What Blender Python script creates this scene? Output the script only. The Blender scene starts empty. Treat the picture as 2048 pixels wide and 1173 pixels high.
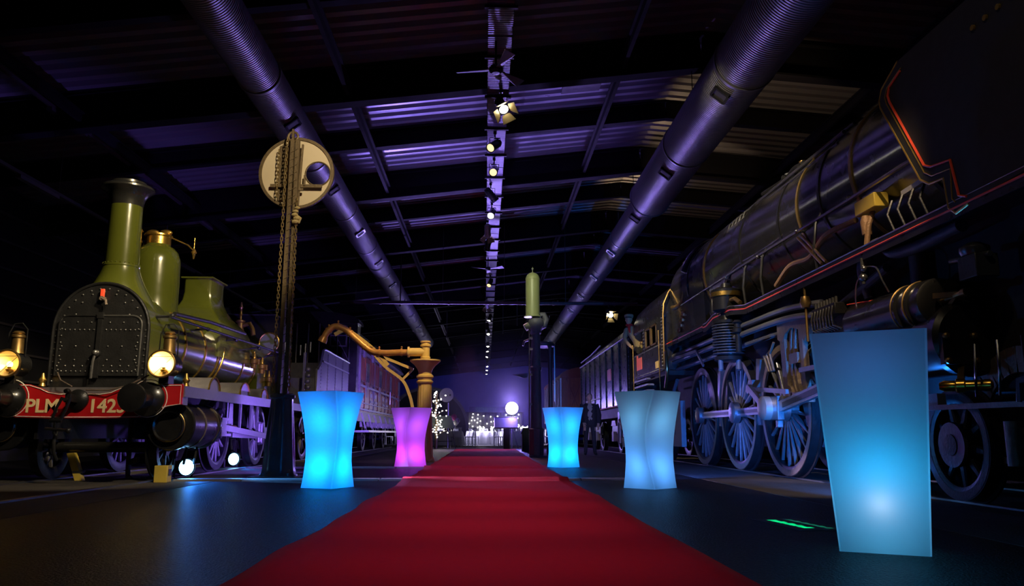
import bpy, bmesh, math, random
from mathutils import Vector, Matrix
random.seed(7)
PI = math.pi
SC = bpy.context.scene
COL = SC.collection

# ------------------------------------------------------------------ camera
cam_d = bpy.data.cameras.new('camera')
cam = bpy.data.objects.new('camera', cam_d)
COL.objects.link(cam)
cam_d.sensor_width = 36.0
cam_d.lens = 36.0 * 1560.0 / 2048.0
cam_d.clip_end = 300
cam_d.clip_start = 0.05
cam.location = (0, 0, 0.62)
cam.rotation_euler = (math.radians(90 + 10.2289), 0, math.radians(-1.951))
SC.camera = cam

# ------------------------------------------------------------------ world and exposure
w = bpy.data.worlds.new('hall_darkness')
SC.world = w
w.use_nodes = True
bg = w.node_tree.nodes['Background']
bg.inputs[0].default_value = (0.10, 0.12, 0.3, 1)
bg.inputs[1].default_value = 0.004
SC.view_settings.view_transform = 'Standard'
SC.view_settings.look = 'None'
SC.view_settings.gamma = 1
SC.view_settings.use_curve_mapping = False
SC.view_settings.exposure = 0.35
SC.cycles.use_denoising = True
SC.cycles.max_bounces = 8
SC.cycles.sample_clamp_indirect = 6
SC.cycles.use_light_tree = True

# ------------------------------------------------------------------ large lights (ceiling spots, uplights)
def light(kind, name, loc, energy, color, target=None, size=0.1, angle=60, blend=0.4, parent=None):
    d = bpy.data.lights.new(name, kind)
    d.energy = energy
    d.color = color
    if kind == 'AREA':
        d.shape = 'DISK'
        d.size = size
    else:
        d.shadow_soft_size = size
    if kind == 'SPOT':
        d.spot_size = math.radians(angle)
        d.spot_blend = blend
    o = bpy.data.objects.new(name, d)
    COL.objects.link(o)
    o.location = loc
    if target is not None:
        o.rotation_euler = (Vector(target) - Vector(loc)).to_track_quat('-Z', 'Y').to_euler()
    if parent is not None:
        o.parent = parent
        o.location = Vector(loc) - ORG[parent]
    return o
WARM = (1.0, 0.80, 0.45)
VIOLET = (0.33, 0.22, 1.0)
BLUE = (0.02, 0.22, 1.0)
# warm halogen spots of the lighting track that runs along the middle of the roof
light('SPOT', 'warm_spot_chimney', (-1.2, 7.2, 5.9), 2100, WARM, (-5.0, 11.2, 2.9), 0.22, 38)
light('SPOT', 'warm_spot_beam', (-0.3, 4.5, 5.9), 1250, (1.0, 0.82, 0.55), (-5.0, 10.1, 1.2), 0.10, 24)
light('SPOT', 'warm_spot_boiler', (0.1, 12.9, 6.1), 620, WARM, (-4.7, 14.5, 2.5), 0.08, 30)
light('SPOT', 'warm_spot_disc', (-1.2, 8.2, 6.1), 520, (1.0, 0.83, 0.55), (-3.0, 11.7, 4.3), 0.06, 36)
light('SPOT', 'warm_spot_crane', (-0.2, 14.6, 6.1), 950, (1.0, 0.74, 0.34), (-2.2, 17.7, 2.2), 0.08, 27)
light('SPOT', 'warm_spot_column', (0.3, 17.0, 6.0), 480, (0.95, 0.95, 0.6), (1.3, 21.3, 4.4), 0.08, 22)
light('SPOT', 'warm_spot_right_boiler', (0.3, 9.2, 6.1), 1250, (1.0, 0.82, 0.55), (5.0, 12.0, 3.4), 0.2, 44)
light('SPOT', 'warm_spot_cab', (0.4, 13.5, 6.1), 2000, (1.0, 0.80, 0.45), (4.2, 18.0, 3.2), 0.08, 30)
light('SPOT', 'warm_spot_motion', (1.5, 7.0, 6.1), 420, (1.0, 0.75, 0.5), (4.2, 10.3, 1.3), 0.08, 20)
light('SPOT', 'warm_spot_right_floor', (2.4, 5.0, 6.1), 800, (1.0, 0.72, 0.42), (4.2, 9.4, 0.0), 0.08, 28)
light('SPOT', 'warm_spot_deflector', (1.0, 3.0, 6.0), 60, (1.0, 0.8, 0.5), (4.0, 6.6, 3.2), 0.08, 40)
for _y, _e in ((2.9, 120), (4.4, 190), (5.9, 250), (7.4, 260), (8.9, 250), (10.4, 240), (11.9, 210), (13.4, 170)):
    light('SPOT', 'white_spot_carpet', (0.2, _y, 6.1), _e, (1.0, 0.76, 0.68), (0.02, _y + .3, 0.0), 0.12, 33, 1.0)
light('SPOT', 'rose_spot_carpet', (0.2, 13.5, 6.1), 170, (1.0, 0.45, 0.75), (0.0, 15.5, 0.0), 0.12, 40, 0.9)
light('SPOT', 'rose_spot_carpet_end', (0.2, 24.0, 6.1), 480, (1.0, 0.45, 0.75), (0.0, 19.5, 0.0), 0.12, 44, 0.9)
light('SPOT', 'pink_spot_carpet_end', (-1.0, 36.0, 5.8), 700, (0.75, 0.25, 0.85), (-0.6, 30.0, 0.0), 0.05, 20, 0.15)
light('SPOT', 'warm_spot_left_floor', (-0.4, 9.0, 6.1), 260, (1.0, 0.72, 0.42), (-4.9, 10.8, 0.0), 0.08, 28)
light('SPOT', 'added_roof_wash', (4.7, 12.6, 5.7), 55, (1.0, 0.66, 0.36), (6.0, 15.2, 7.7), 0.08, 70)  # two unseen lamps added for the warm strips on the right roof
light('SPOT', 'added_roof_wash', (4.7, 17.6, 5.7), 60, (1.0, 0.66, 0.36), (5.6, 20.2, 7.7), 0.08, 70)

# ------------------------------------------------------------------ helpers
ORG = {None: Vector((0, 0, 0))}
class B:
    def __init__(s):
        s.v = []; s.f = []
    def add(s, vs, fs):
        n = len(s.v)
        s.v += [tuple(v) for v in vs]
        s.f += [tuple(i + n for i in f) for f in fs]
        return s
    def box(s, x0, x1, y0, y1, z0, z1):
        return s.add([(x, y, z) for z in (z0, z1) for y in (y0, y1) for x in (x0, x1)],
                     [(0, 2, 3, 1), (4, 5, 7, 6), (0, 1, 5, 4), (2, 6, 7, 3), (0, 4, 6, 2), (1, 3, 7, 5)])
    def bar(s, p, q, w, h, up=(0, 0, 1)):
        p = Vector(p); q = Vector(q); d = (q - p).normalized(); u = Vector(up)
        if abs(d.dot(u)) > .98: u = Vector((0, 1, 0))
        r = d.cross(u).normalized(); u = r.cross(d)
        vs = [c + r * a * w / 2 + u * b * h / 2 for c in (p, q) for a, b in ((-1, -1), (1, -1), (1, 1), (-1, 1))]
        return s.add(vs, [(3, 2, 1, 0), (4, 5, 6, 7), (0, 1, 5, 4), (1, 2, 6, 5), (2, 3, 7, 6), (3, 0, 4, 7)])
    def tube(s, pts, r, n=8, caps=True, r1=None):
        pts = [Vector(p) for p in pts]; m = len(pts); u = None; rings = []
        for i, p in enumerate(pts):
            d = (pts[min(i + 1, m - 1)] - pts[max(i - 1, 0)]).normalized()
            if u is None:
                u = d.cross(Vector((0, 0, 1)))
                if u.length < .05: u = d.cross(Vector((0, 1, 0)))
                u.normalize()
            else:
                u = (u - d * u.dot(d)).normalized()
            v = d.cross(u)
            rr = r if not isinstance(r, (list, tuple)) else r[i]
            if r1 is not None: rr = r + (r1 - r) * i / (m - 1)
            rings.append([p + (u * math.cos(a) + v * math.sin(a)) * rr for a in [2 * PI * k / n for k in range(n)]])
        vs = [v for rg in rings for v in rg]
        fs = [(i * n + k, i * n + (k + 1) % n, (i + 1) * n + (k + 1) % n, (i + 1) * n + k) for i in range(m - 1) for k in range(n)]
        if caps: fs += [tuple(range(n))[::-1], tuple((m - 1) * n + k for k in range(n))]
        return s.add(vs, fs)
    def cyl(s, p, q, r, n=20, r1=None, caps=True):
        return s.tube([p, q], r, n, caps, r if r1 is None else r1)
    def lathe(s, prof, o, ax='z', n=24, a0=0, a1=2 * PI, caps=True):
        o = Vector(o); full = abs(a1 - a0 - 2 * PI) < 1e-6
        m = n if full else n + 1
        def P(r, t, a):
            c, q = r * math.cos(a), r * math.sin(a)
            return o + Vector({'z': (c, q, t), 'y': (c, t, q), 'x': (t, c, q)}[ax])
        vs = [P(r, t, a0 + (a1 - a0) * k / n) for r, t in prof for k in range(m)]
        fs = []
        for i in range(len(prof) - 1):
            for k in range(n):
                j = (k + 1) % m
                fs.append((i * m + k, i * m + j, (i + 1) * m + j, (i + 1) * m + k))
        closed = (Vector(prof[0]) - Vector(prof[-1])).length < 1e-6
        if caps and full and not closed:
            if prof[0][0] > 1e-4: fs.append(tuple(range(m)))
            if prof[-1][0] > 1e-4: fs.append(tuple((len(prof) - 1) * m + k for k in range(m)))
        return s.add(vs, fs)
    def prism(s, poly, ax, a0, a1):
        n = len(poly)
        def P(u, v, a): return {'y': (u, a, v), 'x': (a, u, v), 'z': (u, v, a)}[ax]
        return s.add([P(u, v, a0) for u, v in poly] + [P(u, v, a1) for u, v in poly],
                     [tuple(range(n)), tuple(range(2 * n - 1, n - 1, -1))] + [(i, (i + 1) % n, n + (i + 1) % n, n + i) for i in range(n)])
    def ring(s, o, ax, R, r, n=32, m=8, a0=0, a1=2 * PI):
        o = Vector(o); pts = []
        k = n if abs(a1 - a0 - 2 * PI) > 1e-6 else n
        for i in range(k + 1):
            a = a0 + (a1 - a0) * i / k
            c, q = R * math.cos(a), R * math.sin(a)
            pts.append(o + Vector({'z': (c, q, 0), 'y': (c, 0, q), 'x': (0, c, q)}[ax]))
        return s.tube(pts, r, m)
    def ball(s, o, r, sc=(1, 1, 1), n=12, m=8):
        vs = []; o = Vector(o)
        for i in range(m + 1):
            t = PI * i / m
            for k in range(n):
                a = 2 * PI * k / n
                vs.append(o + Vector((r * sc[0] * math.sin(t) * math.cos(a), r * sc[1] * math.sin(t) * math.sin(a), r * sc[2] * math.cos(t))))
        return s.add(vs, [(i * n + k, (i + 1) * n + k, (i + 1) * n + (k + 1) % n, i * n + (k + 1) % n) for i in range(m) for k in range(n)])
    def loft(s, loops, caps=True):
        n = len(loops[0])
        vs = [p for l in loops for p in l]
        fs = [(i * n + k, i * n + (k + 1) % n, (i + 1) * n + (k + 1) % n, (i + 1) * n + k) for i in range(len(loops) - 1) for k in range(n)]
        if caps: fs += [tuple(range(n))[::-1], tuple((len(loops) - 1) * n + k for k in range(n))]
        return s.add(vs, fs)
    def rivets(s, pts, r=.012, d='y-'):
        ax = {'y-': (0, -1, 0), 'x-': (-1, 0, 0), 'x+': (1, 0, 0), 'z+': (0, 0, 1)}[d]
        a = Vector(ax)
        for p in pts:
            p = Vector(p)
            s.cyl(p - a * r * .3, p + a * r * .8, r, 6, r * .55)
        return s
    def build(s, name, m, parent=None, org=None, sharp=32, bevel=0):
        me = bpy.data.meshes.new(name)
        off = ORG[parent] if org is None else Vector(org)
        me.from_pydata([(v[0] - off.x, v[1] - off.y, v[2] - off.z) for v in s.v], [], s.f)
        bm = bmesh.new(); bm.from_mesh(me)
        bmesh.ops.remove_doubles(bm, verts=bm.verts, dist=1e-5)
        bmesh.ops.recalc_face_normals(bm, faces=bm.faces)
        bm.to_mesh(me); bm.free()
        me.polygons.foreach_set('use_smooth', [True] * len(me.polygons))
        me.set_sharp_from_angle(angle=math.radians(sharp))
        if m is not None: me.materials.append(m)
        o = bpy.data.objects.new(name, me)
        COL.objects.link(o)
        if parent is not None: o.parent = parent
        elif org is not None: o.location = off
        ORG[o] = off
        if bevel:
            md = o.modifiers.new('bevel', 'BEVEL'); md.width = bevel; md.segments = 2; md.limit_method = 'ANGLE'
        return o
def tag(o, label=None, cat=None, group=None, kind=None):
    if label: o['label'] = label
    if cat: o['category'] = cat
    if group: o['group'] = group
    if kind: o['kind'] = kind
    return o
def thing(name, label, cat, loc=(0, 0, 0), group=None, kind=None):
    o = bpy.data.objects.new(name, None)
    o.empty_display_size = .1
    COL.objects.link(o)
    o.location = loc
    ORG[o] = Vector(loc)
    return tag(o, label, cat, group, kind)
def piece(src, name, parent, loc, rot=(0, 0, 0), scale=(1, 1, 1)):
    """another object on the same mesh, placed in the world frame of its thing"""
    o = bpy.data.objects.new(name, src if isinstance(src, bpy.types.Mesh) else src.data)
    COL.objects.link(o)
    o.parent = parent
    o.location = Vector(loc) - ORG[parent]
    o.rotation_euler = rot
    o.scale = scale
    ORG[o] = Vector(loc)
    return o
def dup(root, loc, rotz=0, label=None):
    r = root.copy(); COL.objects.link(r)
    r.location = loc; r.rotation_euler = (root.rotation_euler[0], root.rotation_euler[1], rotz)
    if label: r['label'] = label
    ORG[r] = Vector(loc)
    for ch in list(root.children):
        c = ch.copy(); COL.objects.link(c); c.parent = r
        for g in list(ch.children):
            d = g.copy(); COL.objects.link(d); d.parent = c
    return r

# ------------------------------------------------------------------ materials
def mat(name, col, rough=.5, metal=0, var=.15, scale=8, bump=0, bscale=60, coat=0, spec=.5, emit=None, estr=0):
    m = bpy.data.materials.new(name); m.use_nodes = True
    nt = m.node_tree; N = nt.nodes; L = nt.links
    p = N['Principled BSDF']
    p.inputs['Roughness'].default_value = rough
    p.inputs['Metallic'].default_value = metal
    p.inputs['Specular IOR Level'].default_value = spec
    p.inputs['Coat Weight'].default_value = coat
    p.inputs['Coat Roughness'].default_value = .12
    tc = N.new('ShaderNodeTexCoord')
    nz = N.new('ShaderNodeTexNoise'); nz.inputs['Scale'].default_value = scale; nz.inputs['Detail'].default_value = 5
    L.new(tc.outputs['Object'], nz.inputs['Vector'])
    cr = N.new('ShaderNodeMix'); cr.data_type = 'RGBA'
    cr.inputs[6].default_value = [max(0, c * (1 - var)) for c in col] + [1]
    cr.inputs[7].default_value = [min(1, c * (1 + var)) for c in col] + [1]
    L.new(nz.outputs['Fac'], cr.inputs[0])
    L.new(cr.outputs[2], p.inputs['Base Color'])
    mr = N.new('ShaderNodeMapRange')
    mr.inputs[3].default_value = max(.03, rough * .8); mr.inputs[4].default_value = min(1, rough * 1.25)
    L.new(nz.outputs['Fac'], mr.inputs[0]); L.new(mr.outputs[0], p.inputs['Roughness'])
    if bump:
        n2 = N.new('ShaderNodeTexNoise'); n2.inputs['Scale'].default_value = bscale; n2.inputs['Detail'].default_value = 4
        L.new(tc.outputs['Object'], n2.inputs['Vector'])
        b = N.new('ShaderNodeBump'); b.inputs['Strength'].default_value = bump; b.inputs['Distance'].default_value = .02
        L.new(n2.outputs['Fac'], b.inputs['Height']); L.new(b.outputs[0], p.inputs['Normal'])
    if emit:
        p.inputs['Emission Color'].default_value = (*emit, 1)
        p.inputs['Emission Strength'].default_value = estr
    return m
def ribbed(name, col, rough, metal, axis, pitch, strength=.5):
    """metal with a fine wave relief along one axis (spiral duct, perforated tray)"""
    m = mat(name, col, rough, metal, .2, 3)
    nt = m.node_tree; N = nt.nodes; L = nt.links
    wv = N.new('ShaderNodeTexWave'); wv.wave_type = 'BANDS'; wv.bands_direction = axis
    wv.inputs['Scale'].default_value = 2 * PI / pitch / 20 * 1.0
    tc = [n for n in N if n.type == 'TEX_COORD'][0]
    L.new(tc.outputs['Object'], wv.inputs['Vector'])
    b = N.new('ShaderNodeBump'); b.inputs['Strength'].default_value = strength; b.inputs['Distance'].default_value = .02
    L.new(wv.outputs['Fac'], b.inputs['Height']); L.new(b.outputs[0], N['Principled BSDF'].inputs['Normal'])
    return m
def translucent(name, col=(.9, .92, .95), t=.86):
    m = bpy.data.materials.new(name); m.use_nodes = True
    nt = m.node_tree; N = nt.nodes; L = nt.links
    for n in list(N):
        if n.type == 'BSDF_PRINCIPLED': N.remove(n)
    out = [n for n in N if n.type == 'OUTPUT_MATERIAL'][0]
    tr = N.new('ShaderNodeBsdfTranslucent'); tr.inputs[0].default_value = (*col, 1)
    p = N.new('ShaderNodeBsdfPrincipled'); p.inputs['Base Color'].default_value = (*[c * .6 for c in col], 1); p.inputs['Roughness'].default_value = .38
    nz = N.new('ShaderNodeTexNoise'); nz.inputs['Scale'].default_value = 90
    b = N.new('ShaderNodeBump'); b.inputs['Strength'].default_value = .03
    L.new(nz.outputs['Fac'], b.inputs['Height']); L.new(b.outputs[0], p.inputs['Normal'])
    mx = N.new('ShaderNodeMixShader'); mx.inputs[0].default_value = t
    L.new(p.outputs[0], mx.inputs[1]); L.new(tr.outputs[0], mx.inputs[2]); L.new(mx.outputs[0], out.inputs[0])
    return m
def glow(name, col, s):
    m = mat(name, (.02, .02, .02), .4, 0, .1, emit=col, estr=s)
    return m
def glass(name, col=(.9, .95, 1), rough=.05):
    m = mat(name, col, rough, 0, .05)
    p = m.node_tree.nodes['Principled BSDF']
    p.inputs['Transmission Weight'].default_value = .9
    return m

M = {}
M['asphalt'] = mat('black_asphalt', (.006, .006, .007), .42, 0, .5, 35, 1.0, 70, spec=.2)
M['carpet'] = mat('red_carpet', (.56, .006, .020), .95, 0, .14, 30, .5, 400, spec=.05)
M['carpet'].node_tree.nodes['Principled BSDF'].inputs['Sheen Weight'].default_value = .07
M['carpet'].node_tree.nodes['Principled BSDF'].inputs['Sheen Roughness'].default_value = .35
M['black'] = mat('black_gloss_paint', (.010, .010, .011), .28, 0, .3, 6, .05, 14, coat=.3)
M['blacksteel'] = mat('dark_steel', (.022, .022, .025), .36, .6, .3, 9, .15, 40)
M['blackmatt'] = mat('matt_black', (.010, .010, .011), .7, 0, .3, 9)
M['steel'] = mat('bright_steel', (.42, .42, .44), .30, .95, .2, 12, .1, 40)
M['oldsteel'] = mat('brown_steel', (.20, .155, .125), .48, .6, .35, 12, .3, 40)
M['green'] = mat('olive_green_enamel', (.052, .060, .008), .2, 0, .14, 4, .05, 10, coat=1.0)
M['brass'] = mat('brass', (.58, .36, .09), .28, .95, .2, 10, .1, 30)
M['copper'] = mat('copper', (.55, .24, .12), .32, .95, .2, 10)
M['red'] = mat('signal_red_paint', (.42, .006, .010), .42, 0, .12, 5, .05, 20, coat=.15)
M['redline'] = mat('red_lining_paint', (.75, .07, .03), .45, 0, .08)
M['orange'] = mat('orange_plate_paint', (.80, .13, .03), .5, 0, .1)
M['white'] = mat('white_lining_paint', (.75, .68, .60), .5, 0, .05)
M['cream'] = mat('cream_lettering', (.72, .55, .30), .5, 0, .06)
M['disc'] = mat('cream_signal_enamel', (.62, .50, .32), .5, 0, .08, 3)
M['iron'] = mat('painted_cast_iron', (.05, .055, .065), .3, .3, .3, 8, .2, 30, coat=.2)
M['brownpost'] = mat('brown_iron_post', (.14, .095, .045), .5, .3, .4, 14, .3, 40)
M['yellow'] = mat('ochre_crane_paint', (.62, .42, .14), .42, 0, .14, 6, .08, 20)
M['copperpipe'] = mat('worn_ochre_pipe', (.55, .26, .07), .35, .4, .25, 7)
M['lampgreen'] = mat('pale_green_tank_paint', (.27, .30, .13), .4, 0, .12, 4)
M['greypost'] = mat('grey_post_paint', (.10, .10, .115), .55, 0, .3, 12, .3, 40)
M['duct'] = ribbed('galvanised_duct', (.17, .17, .19), .42, .55, 'Y', .05, .9)
M['ductrim'] = mat('duct_collar', (.24, .24, .27), .4, .7, .2)
M['tray'] = ribbed('perforated_tray', (.085, .075, .11), .5, .35, 'Y', .06, .5)
M['deck'] = mat('roof_sheet_metal', (.26, .26, .30), .30, .4, .06, 2)
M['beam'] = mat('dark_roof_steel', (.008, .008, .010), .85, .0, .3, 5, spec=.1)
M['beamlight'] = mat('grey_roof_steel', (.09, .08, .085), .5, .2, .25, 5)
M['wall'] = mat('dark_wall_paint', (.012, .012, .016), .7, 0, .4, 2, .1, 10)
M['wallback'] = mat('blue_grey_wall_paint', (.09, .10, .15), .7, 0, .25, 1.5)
M['rail'] = mat('rail_steel', (.25, .24, .23), .35, .9, .3, 8)
M['led'] = translucent('frosted_white_plastic')
M['wood'] = mat('varnished_brown_wood', (.24, .06, .022), .3, 0, .35, 3, .1, 20, coat=.2)
M['wagonwood'] = mat('orange_brown_planks', (.34, .125, .05), .6, 0, .3, 4, .2, 20)
M['tin'] = mat('dull_grey_tin', (.16, .15, .17), .45, .5, .3, 10, .15, 30)
M['cloth'] = mat('white_tablecloth', (.8, .8, .82), .8, 0, .05)
M['chair'] = mat('white_chair_paint', (.7, .7, .72), .45, 0, .06)
M['yellowbox'] = mat('yellow_box_paint', (.55, .40, .06), .5, 0, .15)
M['boiler'] = mat('black_boiler_cladding', (.012, .012, .013), .26, .1, .2, 2, coat=.7)
M['gold'] = mat('gold_band', (.50, .33, .08), .35, .8, .25, 10)
M['skin'] = mat('skin', (.46, .29, .20), .6, 0, .06)
M['jacket'] = mat('dark_jacket_cloth', (.016, .016, .022), .85, 0, .3, 20)
M['shirt'] = mat('grey_shirt_cloth', (.30, .28, .25), .85, 0, .1)
M['khaki'] = mat('khaki_work_cloth', (.34, .27, .13), .85, 0, .2)
M['scarf'] = mat('red_scarf_cloth', (.5, .02, .015), .85, 0, .1)
M['lens'] = glass('clear_lens')
M['green_light'] = glow('green_luminous_print', (.0, .9, .25), .9)
M['green_dim'] = glow('dim_green_luminous_print', (.02, .55, .3), .22)
M['plate'] = mat('dark_floor_plate', (.05, .045, .05), .5, 0, .2)
M['reflector'] = mat('lamp_reflector', (.85, .75, .5), .35, .9, .1)
M['oldbrass'] = mat('tarnished_brass', (.30, .19, .07), .38, .9, .3, 12)
M['paleglass'] = mat('milky_glass', (.20, .22, .16), .2, 0, .2, 10)
def thin_glass(name, refl=.07):
    m = bpy.data.materials.new(name); m.use_nodes = True
    nt = m.node_tree; N = nt.nodes; L = nt.links
    for n in list(N):
        if n.type == 'BSDF_PRINCIPLED': N.remove(n)
    out = [n for n in N if n.type == 'OUTPUT_MATERIAL'][0]
    a = N.new('ShaderNodeBsdfTransparent'); b = N.new('ShaderNodeBsdfGlossy'); b.inputs['Roughness'].default_value = .08
    nz = N.new('ShaderNodeTexNoise'); nz.inputs['Scale'].default_value = 20
    mr = N.new('ShaderNodeMapRange'); mr.inputs[3].default_value = refl * .8; mr.inputs[4].default_value = refl * 1.2
    mx = N.new('ShaderNodeMixShader')
    L.new(nz.outputs['Fac'], mr.inputs[0]); L.new(mr.outputs[0], mx.inputs[0])
    L.new(a.outputs[0], mx.inputs[1]); L.new(b.outputs[0], mx.inputs[2]); L.new(mx.outputs[0], out.inputs[0])
    return m
M['thinglass'] = thin_glass('thin_clear_glass')
M['brass2'] = mat('dull_chain_brass', (.40, .28, .12), .4, .7, .2)
M['rope'] = mat('tan_rope', (.42, .31, .13), .9, 0, .25, 30, .6, 90)
M['paleglass2'] = mat('dark_pane', (.012, .012, .016), .12, 0, .2)
M['wheelsteel'] = mat('painted_spoke_steel', (.16, .16, .18), .34, .5, .3, 10, .1, 30)
M['steelrod'] = mat('polished_rod_steel', (.34, .34, .38), .32, .9, .25, 10, .15, 30)
M['pale_steel'] = mat('pale_worn_steel', (.50, .48, .46), .45, .6, .2, 10)
M['steeldark'] = mat('dark_polished_pipe', (.24, .24, .25), .24, .9, .3, 10)
M['bluegrey'] = mat('grey_lagged_pipe', (.085, .09, .11), .5, .1, .25, 12, .2, 40)
M['fin'] = mat('pump_fin_metal', (.12, .12, .14), .35, .7, .2)
M['copper2'] = mat('copper_brown_lagging', (.26, .15, .08), .55, .2, .35, 20, .3, 50)
M['brassbright'] = mat('bright_brass', (.85, .50, .08), .25, .95, .15)
M['goldband'] = mat('dark_gold_band', (.30, .20, .06), .38, .7, .35, 6)
M['rope2'] = mat('tan_canvas_hose', (.30, .23, .14), .8, 0, .2, 30, .3, 80)
M['skin2'] = mat('weathered_skin', (.50, .33, .17), .6, 0, .06)
M['hair'] = mat('grey_hair', (.16, .15, .14), .8, 0, .2)
M['darkblue'] = mat('dark_blue_panel', (.012, .012, .04), .5, 0, .2)
M['drape'] = mat('grey_drape', (.16, .16, .20), .85, 0, .15)
M['candle'] = glow('candle_flame', (1.0, .92, .8), 12)
M['bw'] = mat('white_balloon', (.85, .82, .85), .3, 0, .05)
M['bp'] = mat('pink_balloon', (.65, .05, .35), .3, 0, .05)
M['bv'] = mat('violet_balloon', (.25, .15, .5), .3, 0, .05)
M['darkgreen'] = mat('dark_green_drape', (.025, .035, .03), .8, 0, .3)
M['arch'] = mat('grey_arch_paint', (.09, .09, .11), .6, 0, .3)
M['darktin'] = mat('dark_grey_sheet', (.085, .08, .095), .4, .4, .3, 10, .15, 30)
M['ramp'] = mat('grey_rubber_ramp', (.22, .22, .23), .35, 0, .3, 20, .3, 60)
M['warm_lit_floor'] = mat('warm_lit_floor_tone', (.050, .044, .040), .7, 0, .35, 4, .6, 60)

# ------------------------------------------------------------------ the hall
X0, X1, Y0, Y1 = -11.0, 10.5, -3.0, 80.0
XR = 4.0
def zdeck(x):
    return 7.5 + .12 * x if x < XR else 7.98 - .08 * (x - XR)
flo = tag(B().box(X0, X1, Y0, Y1, -.2, 0).build('floor', M['asphalt']), 'dark asphalt floor of the train hall', 'floor', kind='structure')
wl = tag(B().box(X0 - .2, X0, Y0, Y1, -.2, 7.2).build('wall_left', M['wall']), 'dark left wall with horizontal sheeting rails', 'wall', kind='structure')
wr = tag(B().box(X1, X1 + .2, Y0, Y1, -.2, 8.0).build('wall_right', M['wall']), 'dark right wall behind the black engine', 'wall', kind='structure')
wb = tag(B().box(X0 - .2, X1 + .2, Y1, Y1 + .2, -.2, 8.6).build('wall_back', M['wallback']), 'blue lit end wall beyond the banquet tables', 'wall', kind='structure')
tag(B().box(X0 - .2, X1 + .2, Y0 - .2, Y0, -.2, 8.6).build('wall_front', M['wall']), 'dark wall behind the viewer', 'wall', kind='structure')
for k in range(9):
    z = 1.2 + k * .62
    B().box(X0, X0 + .06, Y0, 45, z, z + .05).build('sheeting_rail', M['beamlight'], wl)
# panels on the end wall
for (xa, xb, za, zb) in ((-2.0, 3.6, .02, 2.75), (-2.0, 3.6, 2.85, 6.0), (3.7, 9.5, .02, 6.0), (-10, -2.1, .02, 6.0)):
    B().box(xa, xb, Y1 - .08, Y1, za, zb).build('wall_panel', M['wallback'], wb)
# roof: outer skin, corrugated sheets, beams
rf = B()
for a, b in ((X0 - .2, XR), (XR, X1 + .2)):
    rf.add([(a, Y0, zdeck(a) + .12), (b, Y0, zdeck(b) + .12), (b, Y1 + .2, zdeck(b) + .12), (a, Y1 + .2, zdeck(a) + .12),
            (a, Y0, zdeck(a) + .22), (b, Y0, zdeck(b) + .22), (b, Y1 + .2, zdeck(b) + .22), (a, Y1 + .2, zdeck(a) + .22)],
           [(0, 1, 2, 3), (7, 6, 5, 4), (0, 4, 5, 1), (3, 2, 6, 7), (0, 3, 7, 4), (1, 5, 6, 2)])
ceil = tag(rf.build('ceiling', M['wall']), 'dark pitched metal roof of the hall', 'ceiling', kind='structure')
BAY = 5.83
YB = [13.43 + k * BAY for k in range(-3, 12)]
PROF = [(0, 0), (.10, 0), (.13, .075), (.22, .075), (.25, 0)]
for k in range(len(YB) - 1):
    ya = max(YB[k], Y0)
    n = int(round((YB[k + 1] - ya) / .331))
    pt = (YB[k + 1] - ya) / n
    for a, b in ((X0, XR), (XR, X1)):
        pr = []
        for i in range(n):
            pr += [(ya + i * pt + q * pt / .25, h * 1.15) for q, h in PROF[:4]]
        pr.append((YB[k + 1], 0))
        s = B()
        m = len(pr)
        s.add([(x, y, zdeck(x) + h) for x in (a, b) for y, h in pr], [(i, i + 1, m + i + 1, m + i) for i in range(m - 1)])
        s.build('roof_sheet', M['deck'], ceil, sharp=20)
def ibeam(y, dep, fl, name, m, x0=X0, x1=X1):
    s = B()
    for a, b in ((x0, XR), (XR, x1)):
        za, zb = zdeck(a), zdeck(b)
        s.bar((a, y, za - dep / 2), (b, y, zb - dep / 2), .03, dep)
        s.bar((a, y, za - dep), (b, y, zb - dep), fl, .04)
        s.bar((a, y, za - .03), (b, y, zb - .03), fl, .04)
    return s.build(name, m, ceil)
for y in YB:
    if y > Y0 and y < Y1: ibeam(y, .68, .26, 'main_beam', M['beam'])
for y in YB:
    if y + BAY / 2 > Y0 and y + BAY / 2 < Y1: ibeam(y + BAY / 2, .42, .16, 'secondary_beam', M['beam'])
for x in (-7.2, -2.5, 2.5, 7.4):
    for k in range(2, len(YB) - 1):
        s = B().bar((x, YB[k] + .14, zdeck(x) - .50), (x, YB[k + 1] - .14, zdeck(x) - .50), .07, .16)
        s.bar((x, YB[k] + .14, zdeck(x) - .43), (x, YB[k + 1] - .14, zdeck(x) - .43), .16, .03)
        s.build('purlin', M['beamlight'] if x < 0 and k > 6 else M['beam'], ceil)  # far left purlins paler, as if lit; the others kept dark
# dark roof lights in the sheets right of the tray
for k in (3, 4, 5, 6):
    y = YB[k] + 1.5
    B().bar((1.55, y, zdeck(1.55) - .03), (2.35, y, zdeck(2.35) - .03), .75, .05).build('roof_hatch', M['blackmatt'], ceil)

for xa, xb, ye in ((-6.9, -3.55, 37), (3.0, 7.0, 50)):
    B().box(xa, xb, 2.5, ye, -.01, .003).build('painted_light_strip', M['warm_lit_floor'], flo)  # paler brown floor strips, standing in for warm light along the rails
# rails let into the floor
for nm, xc, lb in (('left', -5.12, 'olive green engine'), ('right', 5.10, 'black engine')):
    t = thing('railway_track', 'pair of steel rails let into the floor under the ' + lb, 'track', (xc, 3, 0))
    for sx in (-1, 1):
        B().box(xc + sx * .755 - .036, xc + sx * .755 + .036, 3, 37 if xc < 0 else 50, .0, .02).build('rail', M['rail'], t)

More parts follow.
